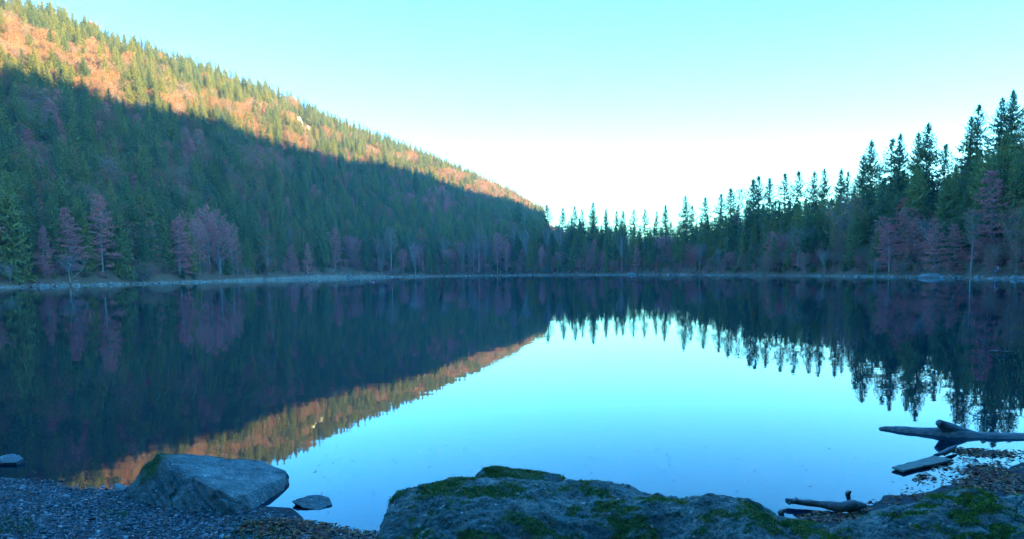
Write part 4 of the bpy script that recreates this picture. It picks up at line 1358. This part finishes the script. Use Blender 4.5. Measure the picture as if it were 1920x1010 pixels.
XY = poly_pts([(0, 840), (560, 830), (1640, 840), (1700, 900), (1450, 960), (1200, 890), (760, 890), (620, 970), (560, 900), (200, 900), (0, 890)], 190, 16)
leaves('floating_specks', XY, r_.uniform(0.006, 0.02, len(XY)), 'leaf specks floating on the near water', 17, lift=0.0015, curl=0.05)

# ------------------------------------------------------------------ driftwood
m, nt, p = new_mat('wet_driftwood')
tc = nt.nodes.new('ShaderNodeTexCoord'); mp = nt.nodes.new('ShaderNodeMapping'); mp.inputs['Scale'].default_value = (2, 22, 22)
nt.links.new(tc.outputs['Object'], mp.inputs['Vector'])
gr = noise_n(nt, 1.6, 7, 0.65, mp.outputs[0])
nt.links.new(ramp(nt, gr, [(0.3, (0.035, 0.034, 0.032)), (0.52, (0.085, 0.085, 0.08)), (0.72, (0.19, 0.185, 0.165))]), p.inputs['Base Color'])
p.inputs['Roughness'].default_value = 0.7
b = nt.nodes.new('ShaderNodeBump'); b.inputs['Strength'].default_value = 0.8; b.inputs['Distance'].default_value = 0.01
nt.links.new(gr, b.inputs['Height']); nt.links.new(b.outputs[0], p.inputs['Normal'])
WOOD = m
PLANKM = simple('weathered_plank', (0.085, 0.09, 0.07), (0.17, 0.17, 0.135), 14, 0.8, 0.3, 60)


def limb(name, path, radii, seed, n=14, sub=10, amp=0.12, mat=WOOD, parent=None, squash=1.0):
    path = np.asarray(path, float)
    t_ = np.linspace(0, len(path) - 1, (len(path) - 1) * sub + 1)
    pp = np.column_stack([np.interp(t_, np.arange(len(path)), path[:, k]) for k in range(3)])
    ker = np.hanning(sub + 1 if sub % 2 == 0 else sub); ker /= ker.sum()
    hw = len(ker) // 2
    if len(pp) > 2 * hw:
        pad = np.pad(pp, ((hw, hw), (0, 0)), 'edge')
        sm = np.column_stack([np.convolve(pad[:, k], ker, 'valid') for k in range(3)])
        sm[0], sm[-1] = pp[0], pp[-1]
        pp = sm
    rr_ = np.interp(t_, np.arange(len(path)), radii)
    g = G(); g.tube(pp, rr_, n)
    V = np.concatenate(g.v)
    ax = pp[np.clip(np.arange(len(V)) // n, 0, len(pp) - 1)]
    rr2 = rr_[np.clip(np.arange(len(V)) // n, 0, len(pp) - 1)]
    d = V - ax
    V = ax + d * (1 + amp * fbm(V / (rr2.mean() * 2.2), 3, seed)[:, None] + amp * 0.5 * fbm(V / (rr2.mean() * 0.7), 2, seed + 3)[:, None])
    return obj(name, mesh(name, V, g.t, g.q, [mat], None, True), parent)


q = lambda x, y, Y: at_y(x, y, Y)
log = limb('driftwood_log', [q(1650, 806, 9.5), q(1662, 807, 9.5), q(1700, 815, 9.35), q(1755, 823, 9.2), q(1790, 828, 9.1), q(1840, 831, 9.0), q(1890, 833, 8.95), q(1950, 836, 8.9), q(2080, 842, 8.8)],
           [0.05, 0.075, 0.12, 0.165, 0.205, 0.16, 0.165, 0.18, 0.18], 21, 22, 14, 0.16)
tag(log, 'thick grey driftwood log lying half in the water at the right', 'log')
limb('branch_stub', [q(1805, 824, 9.1), q(1785, 808, 9.1), q(1768, 796, 9.08), q(1760, 791, 9.06)], [0.18, 0.115, 0.07, 0.045], 23, 16, 9, 0.14, parent=log)
limb('branch_stub', [q(1880, 838, 8.85), q(1900, 845, 8.75), q(1930, 850, 8.7)], [0.09, 0.06, 0.03], 24, 12, 8, 0.14, parent=log)
br = limb('driftwood_branch', [at_z(1476, 938, .05), at_z(1500, 940, .05), at_z(1540, 944, .05), at_z(1575, 950, .05), at_z(1600, 947, .08), at_z(1622, 946, .06)], [0.026, 0.028, 0.034, 0.05, 0.055, 0.022], 25, 14, 9, 0.16)
tag(br, 'dark driftwood branch floating behind the boulders at lower right', 'branch')
limb('knob', [at_z(1492, 940, .06), at_z(1493, 934, .08)], [0.026, 0.02], 26, 9, 5, 0.1, parent=br)
limb('knob', [at_z(1478, 938, .05), at_z(1473, 934, .07)], [0.02, 0.01], 27, 8, 5, 0.1, parent=br)
limb('knob', [at_z(1482, 939, .05), at_z(1479, 944, .03)], [0.02, 0.012], 28, 8, 5, 0.1, parent=br)
st = limb('stick', [at_z(1588, 925, 0.0), at_z(1590, 923, .01), at_z(1594, 921, .07)], [0.022, 0.024, 0.014], 29, 9, 6, 0.1)
tag(st, 'short stick poking out of the water above the driftwood branch', 'stick')
st = limb('stick', [at_z(1461, 961, -0.02), at_z(1466, 958, .02), at_z(1471, 956, .06)], [0.026, 0.024, 0.016], 30, 9, 6, 0.1)
tag(st, 'short stub poking up between the boulders left of the driftwood branch', 'stick')
st = limb('twig', [at_z(1720, 890, .005), at_z(1724, 897, .01), at_z(1725, 901, .008), at_z(1720, 909, .004)], [0.004, 0.006, 0.005, 0.003], 31, 6, 5, 0.1)
tag(st, 'thin bent twig floating below the plank', 'twig')
st = limb('forked_stick', [at_z(1752, 853, .03), at_z(1765, 849, .045), at_z(1780, 842, .05), at_z(1793, 835, .06)], [0.018, 0.026, 0.028, 0.014], 32, 9, 7, 0.14)
tag(st, 'dead stick lying between the plank and the log', 'stick')
limb('branch', [at_z(1770, 852, .02), at_z(1780, 847, .025), at_z(1789, 840, .04)], [0.012, 0.014, 0.01], 33, 7, 5, 0.1, parent=st)
st = limb('dead_twig', [at_z(1853, 657, .02), at_z(1862, 656, .06), at_z(1873, 657, .10), at_z(1884, 658, .07), at_z(1896, 657, .02)], [0.008, 0.011, 0.014, 0.011, 0.006], 34, 7, 6, 0.1)
tag(st, 'pale dead twig arching out of the water near the right edge', 'twig')
limb('branch', [at_z(1873, 657, .09), at_z(1882, 659, .05), at_z(1888, 662, .01)], [0.009, 0.008, 0.005], 35, 6, 5, 0.1, parent=st)

# plank
c4 = [at_z(1672, 874, .035), at_z(1694, 881, .035), at_z(1788, 860, .03), at_z(1752, 853, .03)]
nn = 24
g = G()
top, bot = [], []
for k in range(nn + 1):
    t_ = k / nn
    a_ = c4[0] * (1 - t_) + c4[3] * t_
    b_ = c4[1] * (1 - t_) + c4[2] * t_
    w_ = (b_ - a_)
    j1, j2_ = 0.03 * float(vn([[k * 0.7, 1, 2]])[0]), 0.05 * float(vn([[k * 0.6, 5, 2]])[0])
    a2, b2 = a_ + w_ * j1, b_ + w_ * j2_
    for f_ in (0, 0.33, 0.66, 1):
        pt = a2 * (1 - f_) + b2 * f_ + np.array([0, 0, 0.004 * float(vn([[k * 0.5, f_ * 4, 9]])[0])])
        top.append(pt); bot.append(pt - np.array([0, 0, 0.022]))
V = np.array(top + bot); o_ = len(top)
qs = []
for k in range(nn):
    for f_ in range(3):
        i0 = k * 4 + f_
        qs += [(i0, i0 + 1, i0 + 5, i0 + 4), (o_ + i0, o_ + i0 + 4, o_ + i0 + 5, o_ + i0 + 1)]
    qs += [(k * 4, k * 4 + 4, o_ + k * 4 + 4, o_ + k * 4), (k * 4 + 3, o_ + k * 4 + 3, o_ + k * 4 + 7, k * 4 + 7)]
for f_ in range(3):
    qs += [(f_, o_ + f_, o_ + f_ + 1, f_ + 1), (nn * 4 + f_, nn * 4 + f_ + 1, o_ + nn * 4 + f_ + 1, o_ + nn * 4 + f_)]
pk = obj('plank', mesh('plank', V, None, qs, [PLANKM]))
tag(pk, 'weathered pale board floating in front of the driftwood log', 'plank')

# weeds on the boulders
WEED = foliage('dry_weed', [(0, (0.05, 0.07, 0.02)), (1, (0.12, 0.14, 0.05))], 0.8, 0.1)
for k, (x, y, Y, hpx, lb) in enumerate([(858, 903, 4.98, 20, 'tiny dry sprout standing on the long boulder left of the flat stone'), (1178, 920, 4.97, 12, 'small grass sprig on the long boulder right of the flat stone'), (1230, 934, 4.9, 13, 'tuft of fine grass where the long boulder dips')]):
    r_ = np.random.default_rng(400 + k)
    b0 = at_y(x, y + 3, Y)
    hw_ = hpx * Y / F
    wo_ = bpy.data.objects.new('sprout', None); COL.objects.link(wo_); wo_.location = b0
    g = G(); gl_ = G()
    for e in range(1 if k == 0 else 6):
        d_ = np.array([r_.normal(0, 0.25), r_.normal(0, 0.2), 1.0]) * hw_ * r_.uniform(0.7, 1.1)
        g.tube([np.zeros(3), d_ * 0.5 + r_.normal(0, 0.003, 3), d_], [0.0016, 0.0013, 0.0005], 4)
        for f_ in range(3):
            c_ = d_ * r_.uniform(0.4, 1.0); v1, v2 = r_.normal(0, 0.004, 3), r_.normal(0, 0.004, 3)
            gl_.add([c_, c_ + v1 + v2, c_ + v1 * 2, c_ + v1 - v2], (), [(0, 1, 2, 3)])
    obj('stem', g.mesh('stem', [WEED]), wo_); obj('leaf', gl_.mesh('leaf', [WEED]), wo_)
    tag(wo_, lb, 'plant')
GRASS = foliage('grass', [(0, (0.035, 0.075, 0.015)), (1, (0.10, 0.17, 0.03))], 0.8, 0.2)
g_xy = np.concatenate([poly_pts(pl, n_, sd_) for pl, n_, sd_ in (([(430, 985), (500, 978), (560, 995), (540, 1030), (440, 1020)], 260, 31), ([(0, 985), (60, 990), (70, 1025), (0, 1025)], 160, 32), ([(190, 965), (240, 965), (240, 985), (190, 985)], 70, 33))])
n_ = len(g_xy)
r_ = np.random.default_rng(34)
gz = height(g_xy)
c_ = np.column_stack([g_xy, gz]); l_ = r_.uniform(0.02, 0.06, n_)[:, None]
d_ = np.column_stack([r_.normal(0, 0.5, n_), r_.normal(0, 0.5, n_), np.ones(n_)]) * l_
sd_ = np.column_stack([r_.normal(0, 1, n_), r_.normal(0, 1, n_), np.zeros(n_)]); sd_ = sd_ / np.linalg.norm(sd_, axis=1)[:, None] * 0.005
VV = np.stack([c_ - sd_, c_ + sd_, c_ + d_], 1).reshape(-1, 3)
tag(obj('grass', mesh('grass', VV, np.arange(3 * n_).reshape(-1, 3), None, [GRASS])), 'sparse short grass between the gravel', 'grass', kind='stuff')

# ------------------------------------------------------------------ along the far shore


def shore_stone(px, w_px, h_px, label, seed, off=0.3, name='shore_stone', deep=0.8):
    b_ = ground_at(px, off)
    d_ = math.hypot(b_[0], b_[1]); u = w_px * d_ / F / 2; hv = h_px * d_ / F
    r_ = np.random.default_rng(seed)
    a_ = np.linspace(0, 6.28, 11)[:-1]
    fx = np.array([b_[1], -b_[0], 0]) / d_; fy = np.array([b_[0], b_[1], 0]) / d_
    c_ = np.array([b_[0], b_[1], 0.0])
    pts = [c_ + fx * math.cos(t_) * u * r_.uniform(0.85, 1.05) + fy * math.sin(t_) * u * deep * r_.uniform(0.7, 1.05) + np.array([0, 0, hv * r_.uniform(0.1, 0.45)]) for t_ in a_]
    pts += [c_ + fx * math.cos(t_) * u * 0.65 + fy * math.sin(t_) * u * deep * 0.6 + np.array([0, 0, hv * r_.uniform(0.8, 1.05)]) for t_ in a_[::2]]
    pts += [c_ + fx * math.cos(t_) * u * 0.8 + fy * math.sin(t_) * u * deep * 0.8 + np.array([0, 0, -0.5]) for t_ in a_[::2]]
    return hull_rock(name, pts, STONE, label, seed, u * 0.25, None, u * 0.10, 0, group='stones along the far shore', cat='stone')


shore_stone(1744, 36, 7.5, 'largest pale rounded stone on the right shore, at the waterline', 501, -0.6)
FS = [(1768, 9, 4, 'stone right next to the largest shore stone'), (1798, 7, 3, 'dark little stone between largest stone and the slim pale trunk'), (1832, 10, 4.5, 'pale stone right of the slim pale-trunked tree'), (1843, 8, 4, 'stone second right of the slim pale-trunked tree'),
      (1903, 16, 6, 'cluster-forming pale stone at the right edge of the shore'), (1885, 8, 4, 'stone just right of the walker'), (1918, 10, 5, 'last shore stone cut by the right edge'), (1186, 16, 4, 'low pale stone on the far shore right of the forked tree'),
      (1537, 9, 3, 'small pale stone below the low bare wide-limbed tree'), (1621, 8, 3, 'small pale stone below the big rounded beech'), (78, 9, 4.5, 'white stone on the shore below the thin purplish beech'), (87, 8, 4, 'dark stone beside the white one on the left shore'),
      (556, 10, 3, 'dark stone at the edge of the pale beach'), (363, 9, 4, 'pale stone below the second beech of the large clump'), (518, 8, 3.5, 'pale stone below the broad round copper beech')]
for k, f_ in enumerate(FS):
    shore_stone(f_[0], f_[1], f_[2], f_[3], 510 + k, -0.1)
# the many small ones
rr3 = np.random.default_rng(88)
pxs = np.concatenate([rr3.uniform(-10, 560, 330), rr3.uniform(540, 760, 330), rr3.uniform(760, 1930, 330)])
azq = np.array([az_of_px(x) for x in pxs]); so = np.abs(rr3.normal(0, 1.1, len(pxs))) + np.where((pxs > 560) & (pxs < 730), rr3.uniform(0, 8, len(pxs)), 0) - 0.4
rq = shore_r(azq) + so
XY = np.column_stack([rq * np.sin(np.radians(azq)), rq * np.cos(np.radians(azq))])
PEB2 = foliage('shore_pebbles', [(0.0, (0.06, 0.06, 0.055)), (0.6, (0.16, 0.15, 0.135)), (1.0, (0.28, 0.27, 0.24))], 1.0, 0.0, 0.8)
pebbles('shore_rubble', XY, rr3.uniform(0.18, 0.55, len(XY)) * np.where(pxs > 1300, 0.6, 1.0), PEB2, 'line of small stones along the far waterline', 89, 0.6)

# bare bushes and the brush mound
for k, (x, top, sb, wf_, lb) in enumerate([(132, 488, 3.2, 1.5, 'bare grey bush at the waterline near the left edge'), (268, 497, 2.0, 2.0, 'bare blue-grey bush leaning over the water below the short bluish spruce'), (20, 500, 2.5, 1.6, 'bare grey bush under the giant spruce at the far left'),
                                           (742, 502, 2.5, 1.8, 'pale bushy scrub on the point right of the pale beach'), (460, 500, 4.0, 1.6, 'pale scrub between the large clump and the round copper beech'), (1440, 478, 3.0, 1.5, 'bare bluish bush under the flat-topped dark spruce'), (1640, 488, 2.4, 1.5, 'bare bush below the reddish-pink beech')]):
    b_ = ground_at(x, sb)
    d_ = math.hypot(b_[0], b_[1])
    y0 = project([b_])[1][0]
    o = plant_tree('b6' if k % 2 else 'b3', b_ - np.array([0, 0, 0.5]), (y0 - top) * d_ / F, wf_, name='bare_bush')
    for ch, nm_ in zip(o.children, ('stem', 'crown')):
        ch.name = nm_
    tag(o, lb, 'bush', 'bare bushes at the water')
for k, (x, top, sb, wf_, lb) in enumerate([(343, 507, 3.5, 2.2, 'small dark green bush under the reddest beech of the clump'), (364, 511, 3.2, 2.0, 'lower dark bush right of the small dark green one'), (668, 509, 7.0, 2.6, 'low dark evergreen bush in the middle of the pale beach'), (680, 512, 7.0, 2.2, 'dark evergreen bush touching the one on the pale beach, right side')]):
    b_ = ground_at(x, sb)
    d_ = math.hypot(b_[0], b_[1])
    o = plant_tree('s3', b_, (project([b_])[1][0] - top) * d_ / F, wf_, name='evergreen_bush')
    tag(o, lb, 'bush', 'dark evergreen bushes on the shore')
b_ = ground_at(775, 0.4)
lg = limb('fallen_branch', [b_ + np.array([-6, 0, 0.1]), b_ + np.array([-2, 0, 0.7]), b_ + np.array([3, 0.5, 0.6]), b_ + np.array([9, 0, 1.4])], [0.12, 0.16, 0.14, 0.05], 601, 8, 6, 0.1, BARKP)
tag(lg, 'pale fallen branch lying on the waterline under the bare forked tree', 'branch')
for dx, dz in ((-4, 1.6), (2, 1.3), (5, 2.0)):
    limb('limb', [b_ + np.array([dx + 0.5, 0, 0.4]), b_ + np.array([dx - 1.0, 0.3, dz])], [0.08, 0.03], 605 + dx, 6, 4, 0.1, BARKP, lg)

# rock outcrop on the sunlit slope
d_ = math.hypot(OUT[0], OUT[1]); fx = np.array([OUT[1], -OUT[0], 0]) / d_; fy = np.array([OUT[0], OUT[1], 0]) / d_
oc = bpy.data.objects.new('rock_outcrop', None); COL.objects.link(oc); oc.location = OUT
tag(oc, 'pale cream rock outcrop between the trees of the sunlit slope', 'rock')
for k, (u, v_, w_, h_, dp) in enumerate([(-6.5, 5, 7, 13, 6), (0, 0, 6, 13, 6), (5.5, -5, 6, 9, 5), (9, -9, 4, 7, 5), (-10, 10, 5, 8, 5)]):
    r_ = np.random.default_rng(620 + k)
    c_ = fx * u + fy * 0.0 + np.array([0, 0, v_])
    pts = []
    for e in range(18):
        pts.append(OUT + c_ + fx * r_.uniform(-w_, w_) * 0.8 + fy * r_.uniform(-dp, dp) + np.array([0, 0, r_.uniform(-h_, h_ * 0.6)]))
    o = hull_rock('crag', pts, CREAM, None, 630 + k, 1.0, (0.5, 0.2, 1), 1.0, 0.5, cat=None)
    o.parent = oc
    o.matrix_parent_inverse = Matrix.Translation(-Vector(OUT))

# ------------------------------------------------------------------ people
def plain(name, c_):
    m, nt, p = new_mat(name)
    n_ = noise_n(nt, 20, 3)
    nt.links.new(ramp(nt, n_, [(0.3, tuple(x * 0.85 for x in c_)), (0.7, c_)]), p.inputs['Base Color'])
    p.inputs['Roughness'].default_value = 0.85
    return m


SKIN = plain('skin', (0.45, 0.28, 0.20)); HAIR = plain('hair', (0.03, 0.022, 0.018))


def skinned(name, verts, edges, radii, mat, parent, root=0):
    me = bpy.data.meshes.new(name)
    me.from_pydata(verts, edges, [])
    me.materials.append(mat)
    o = obj(name, me, parent)
    md = o.modifiers.new('skin', 'SKIN')
    md.use_smooth_shade = True
    for v_, r_ in zip(me.skin_vertices[0].data, radii):
        v_.radius = (r_, r_ * 0.85)
        v_.use_root = False
    me.skin_vertices[0].data[root].use_root = True
    sb_ = o.modifiers.new('sub', 'SUBSURF'); sb_.levels = 1; sb_.render_levels = 1
    return o


def person(pos, rz, top_c, leg_c, label, bag=None, scale=1.0, group=None):
    o = bpy.data.objects.new('person', None); COL.objects.link(o)
    o.location = pos; o.rotation_euler = (0, 0, rz); o.scale = (scale,) * 3
    J = {'pel': (0, 0, 0.95), 'sp': (0, 0, 1.18), 'ch': (0, 0.01, 1.38), 'nk': (0, 0.01, 1.50), 'hd0': (0, 0.03, 1.58), 'hd1': (0, 0.03, 1.71),
         'ls': (-0.18, 0, 1.42), 'le': (-0.27, 0.02, 1.15), 'lw': (-0.25, 0.14, 0.93), 'lh': (-0.24, 0.18, 0.85), 'rs': (0.18, 0, 1.42), 're': (0.27, -0.04, 1.15), 'rw': (0.27, 0.06, 0.90), 'rh': (0.26, 0.09, 0.82),
         'lhip': (-0.09, 0, 0.90), 'lk': (-0.10, 0.12, 0.50), 'la': (-0.10, 0.10, 0.09), 'lt': (-0.10, 0.27, 0.04), 'rhip': (0.09, 0, 0.90), 'rk': (0.10, -0.02, 0.50), 'ra': (0.10, -0.20, 0.11), 'rt': (0.10, -0.06, 0.04)}
    Rr = {'pel': .14, 'sp': .13, 'ch': .15, 'nk': .06, 'hd0': .085, 'hd1': .095, 'ls': .07, 'le': .045, 'lw': .032, 'lh': .036, 'rs': .07, 're': .045, 'rw': .032, 'rh': .036,
          'lhip': .095, 'lk': .06, 'la': .04, 'lt': .036, 'rhip': .095, 'rk': .06, 'ra': .04, 'rt': .036}
    E = [('pel', 'sp'), ('sp', 'ch'), ('ch', 'nk'), ('nk', 'hd0'), ('hd0', 'hd1'), ('ch', 'ls'), ('ls', 'le'), ('le', 'lw'), ('lw', 'lh'), ('ch', 'rs'), ('rs', 're'), ('re', 'rw'), ('rw', 'rh'),
         ('pel', 'lhip'), ('lhip', 'lk'), ('lk', 'la'), ('la', 'lt'), ('pel', 'rhip'), ('rhip', 'rk'), ('rk', 'ra'), ('ra', 'rt')]

    def build(nm, keys_, grow, mat, root):
        keys_ = list(keys_)
        ed = [(keys_.index(a_), keys_.index(b2)) for a_, b2 in E if a_ in keys_ and b2 in keys_]
        return skinned(nm, [J[k] for k in keys_], ed, [Rr[k] * grow for k in keys_], mat, o, keys_.index(root))
    build('body', J.keys(), 1.0, SKIN, 'pel')
    build('jacket', ('pel', 'sp', 'ch', 'ls', 'le', 'lw', 'rs', 're', 'rw'), 1.18, plain('jacket', top_c), 'pel')
    build('trousers', ('pel', 'lhip', 'lk', 'la', 'rhip', 'rk', 'ra'), 1.16, plain('trousers', leg_c), 'pel')
    skinned('hair', [(0, 0.0, 1.60), (0, 0.005, 1.73), (0, 0.05, 1.77)], [(0, 1), (1, 2)], [.085, .105, .07], HAIR, o, 1)
    if bag:
        skinned('backpack', [(0, -0.20, 1.12), (0, -0.22, 1.28), (0, -0.20, 1.42)], [(0, 1), (1, 2)], [.15, .16, .12], plain('backpack', bag), o, 1)
    return tag(o, label, 'person', group)


b_ = ground_at(1867, 1.3)
person(b_, rad(78), (0.03, 0.03, 0.04), (0.05, 0.09, 0.20), 'walker in dark jacket and blue trousers carrying a white backpack on the right shore', (0.75, 0.75, 0.75), 1.05)
for x, sb, rz_, tc_, lc_, lb in ((676, 4.5, 0.4, (0.75, 0.20, 0.28), (0.06, 0.05, 0.07), 'person in a pink jacket beside the dark bushes on the pale beach'), (635, 9.0, 2.4, (0.45, 0.05, 0.07), (0.04, 0.04, 0.06), 'person in a red jacket on the pale beach'),
                                 (626, 9.5, 1.0, (0.65, 0.66, 0.70), (0.05, 0.06, 0.10), 'person in a white jacket on the pale beach'), (642, 12, 3.0, (0.35, 0.12, 0.35), (0.04, 0.04, 0.06), 'person in a purple jacket under the dark red conical beech'), (657, 7.0, 5.0, (0.5, 0.55, 0.6), (0.04, 0.05, 0.07), 'person in pale blue left of the dark bushes on the beach')):
    person(ground_at(x, sb), rz_, tc_, lc_, lb, group='visitors on the pale beach')
FLOAT = plain('pink_float', (0.55, 0.14, 0.18))
for x, w_, lb in ((695, 2.5, 'smaller pink float on the water in front of the beach'), (700, 4.5, 'larger pink float on the water in front of the beach')):
    c_ = at_z(x, 528, 0)
    c_[2] = 0
    d_ = c_[1]; u = w_ * d_ / F / 2
    g = G(); a_ = np.linspace(-1, 1, 9)
    g.tube([c_ + np.array([u * t_, 0, 0.10]) for t_ in a_], [u * 0.55 * math.sqrt(max(0.02, 1 - t_ * t_)) + 0.01 for t_ in a_], 10)
    tag(obj('float', g.mesh('float', [FLOAT], True)), lb, 'float', 'pink floats on the lake')

# unseen woods on the near shore behind the viewer, added to darken the foreground
r_ = np.random.default_rng(909)
xs = np.arange(-60, 60, 3.6)
X, Y = np.meshgrid(xs, np.arange(-44, 6, 3.6))
P = np.column_stack([X.ravel(), Y.ravel()]) + r_.uniform(-1.8, 1.8, (X.size, 2))
d_ = np.hypot(P[:, 0], P[:, 1]); az = np.degrees(np.arctan2(P[:, 0], P[:, 1]))
P = P[(d_ > 9.0) & (np.abs(az) > 92) & (d_ < 58) & ((np.abs(az) > 115) | (d_ > 14))]
ks = list(r_.choice(['s0', 's3', 's5', 'b6'], len(P), p=[0.35, 0.2, 0.3, 0.15]))
scat_mass('shading_forest', P, height(P) - 0.1, r_.uniform(18, 27, len(P)), r_.uniform(0.9, 1.2, len(P)), ks, ['s0', 's3', 's5', 'b6'], 'unseen forest edge behind the viewer, added to shade the foreground', 'forest')

# ------------------------------------------------------------------ haze
bm = bmesh.new()
bmesh.ops.create_cube(bm, size=1.0)
me = bpy.data.meshes.new('haze'); bm.to_mesh(me); bm.free()
m = bpy.data.materials.new('haze'); m.use_nodes = True
nt = m.node_tree; nt.nodes.clear()
pv = nt.nodes.new('ShaderNodeVolumePrincipled')
pv.inputs['Color'].default_value = (0.75, 0.88, 1.0, 1)
pv.inputs['Density'].default_value = 0.00014
pv.inputs['Anisotropy'].default_value = 0.0
ou = nt.nodes.new('ShaderNodeOutputMaterial')
nt.links.new(pv.outputs[0], ou.inputs['Volume'])
me.materials.append(m)
hz = obj('haze', me)
hz.scale = (5400, 5400, 460); hz.location = (0, 0, 460 / 2 - 12)
tag(hz, 'thin blue air over the whole valley', 'haze', kind='stuff')
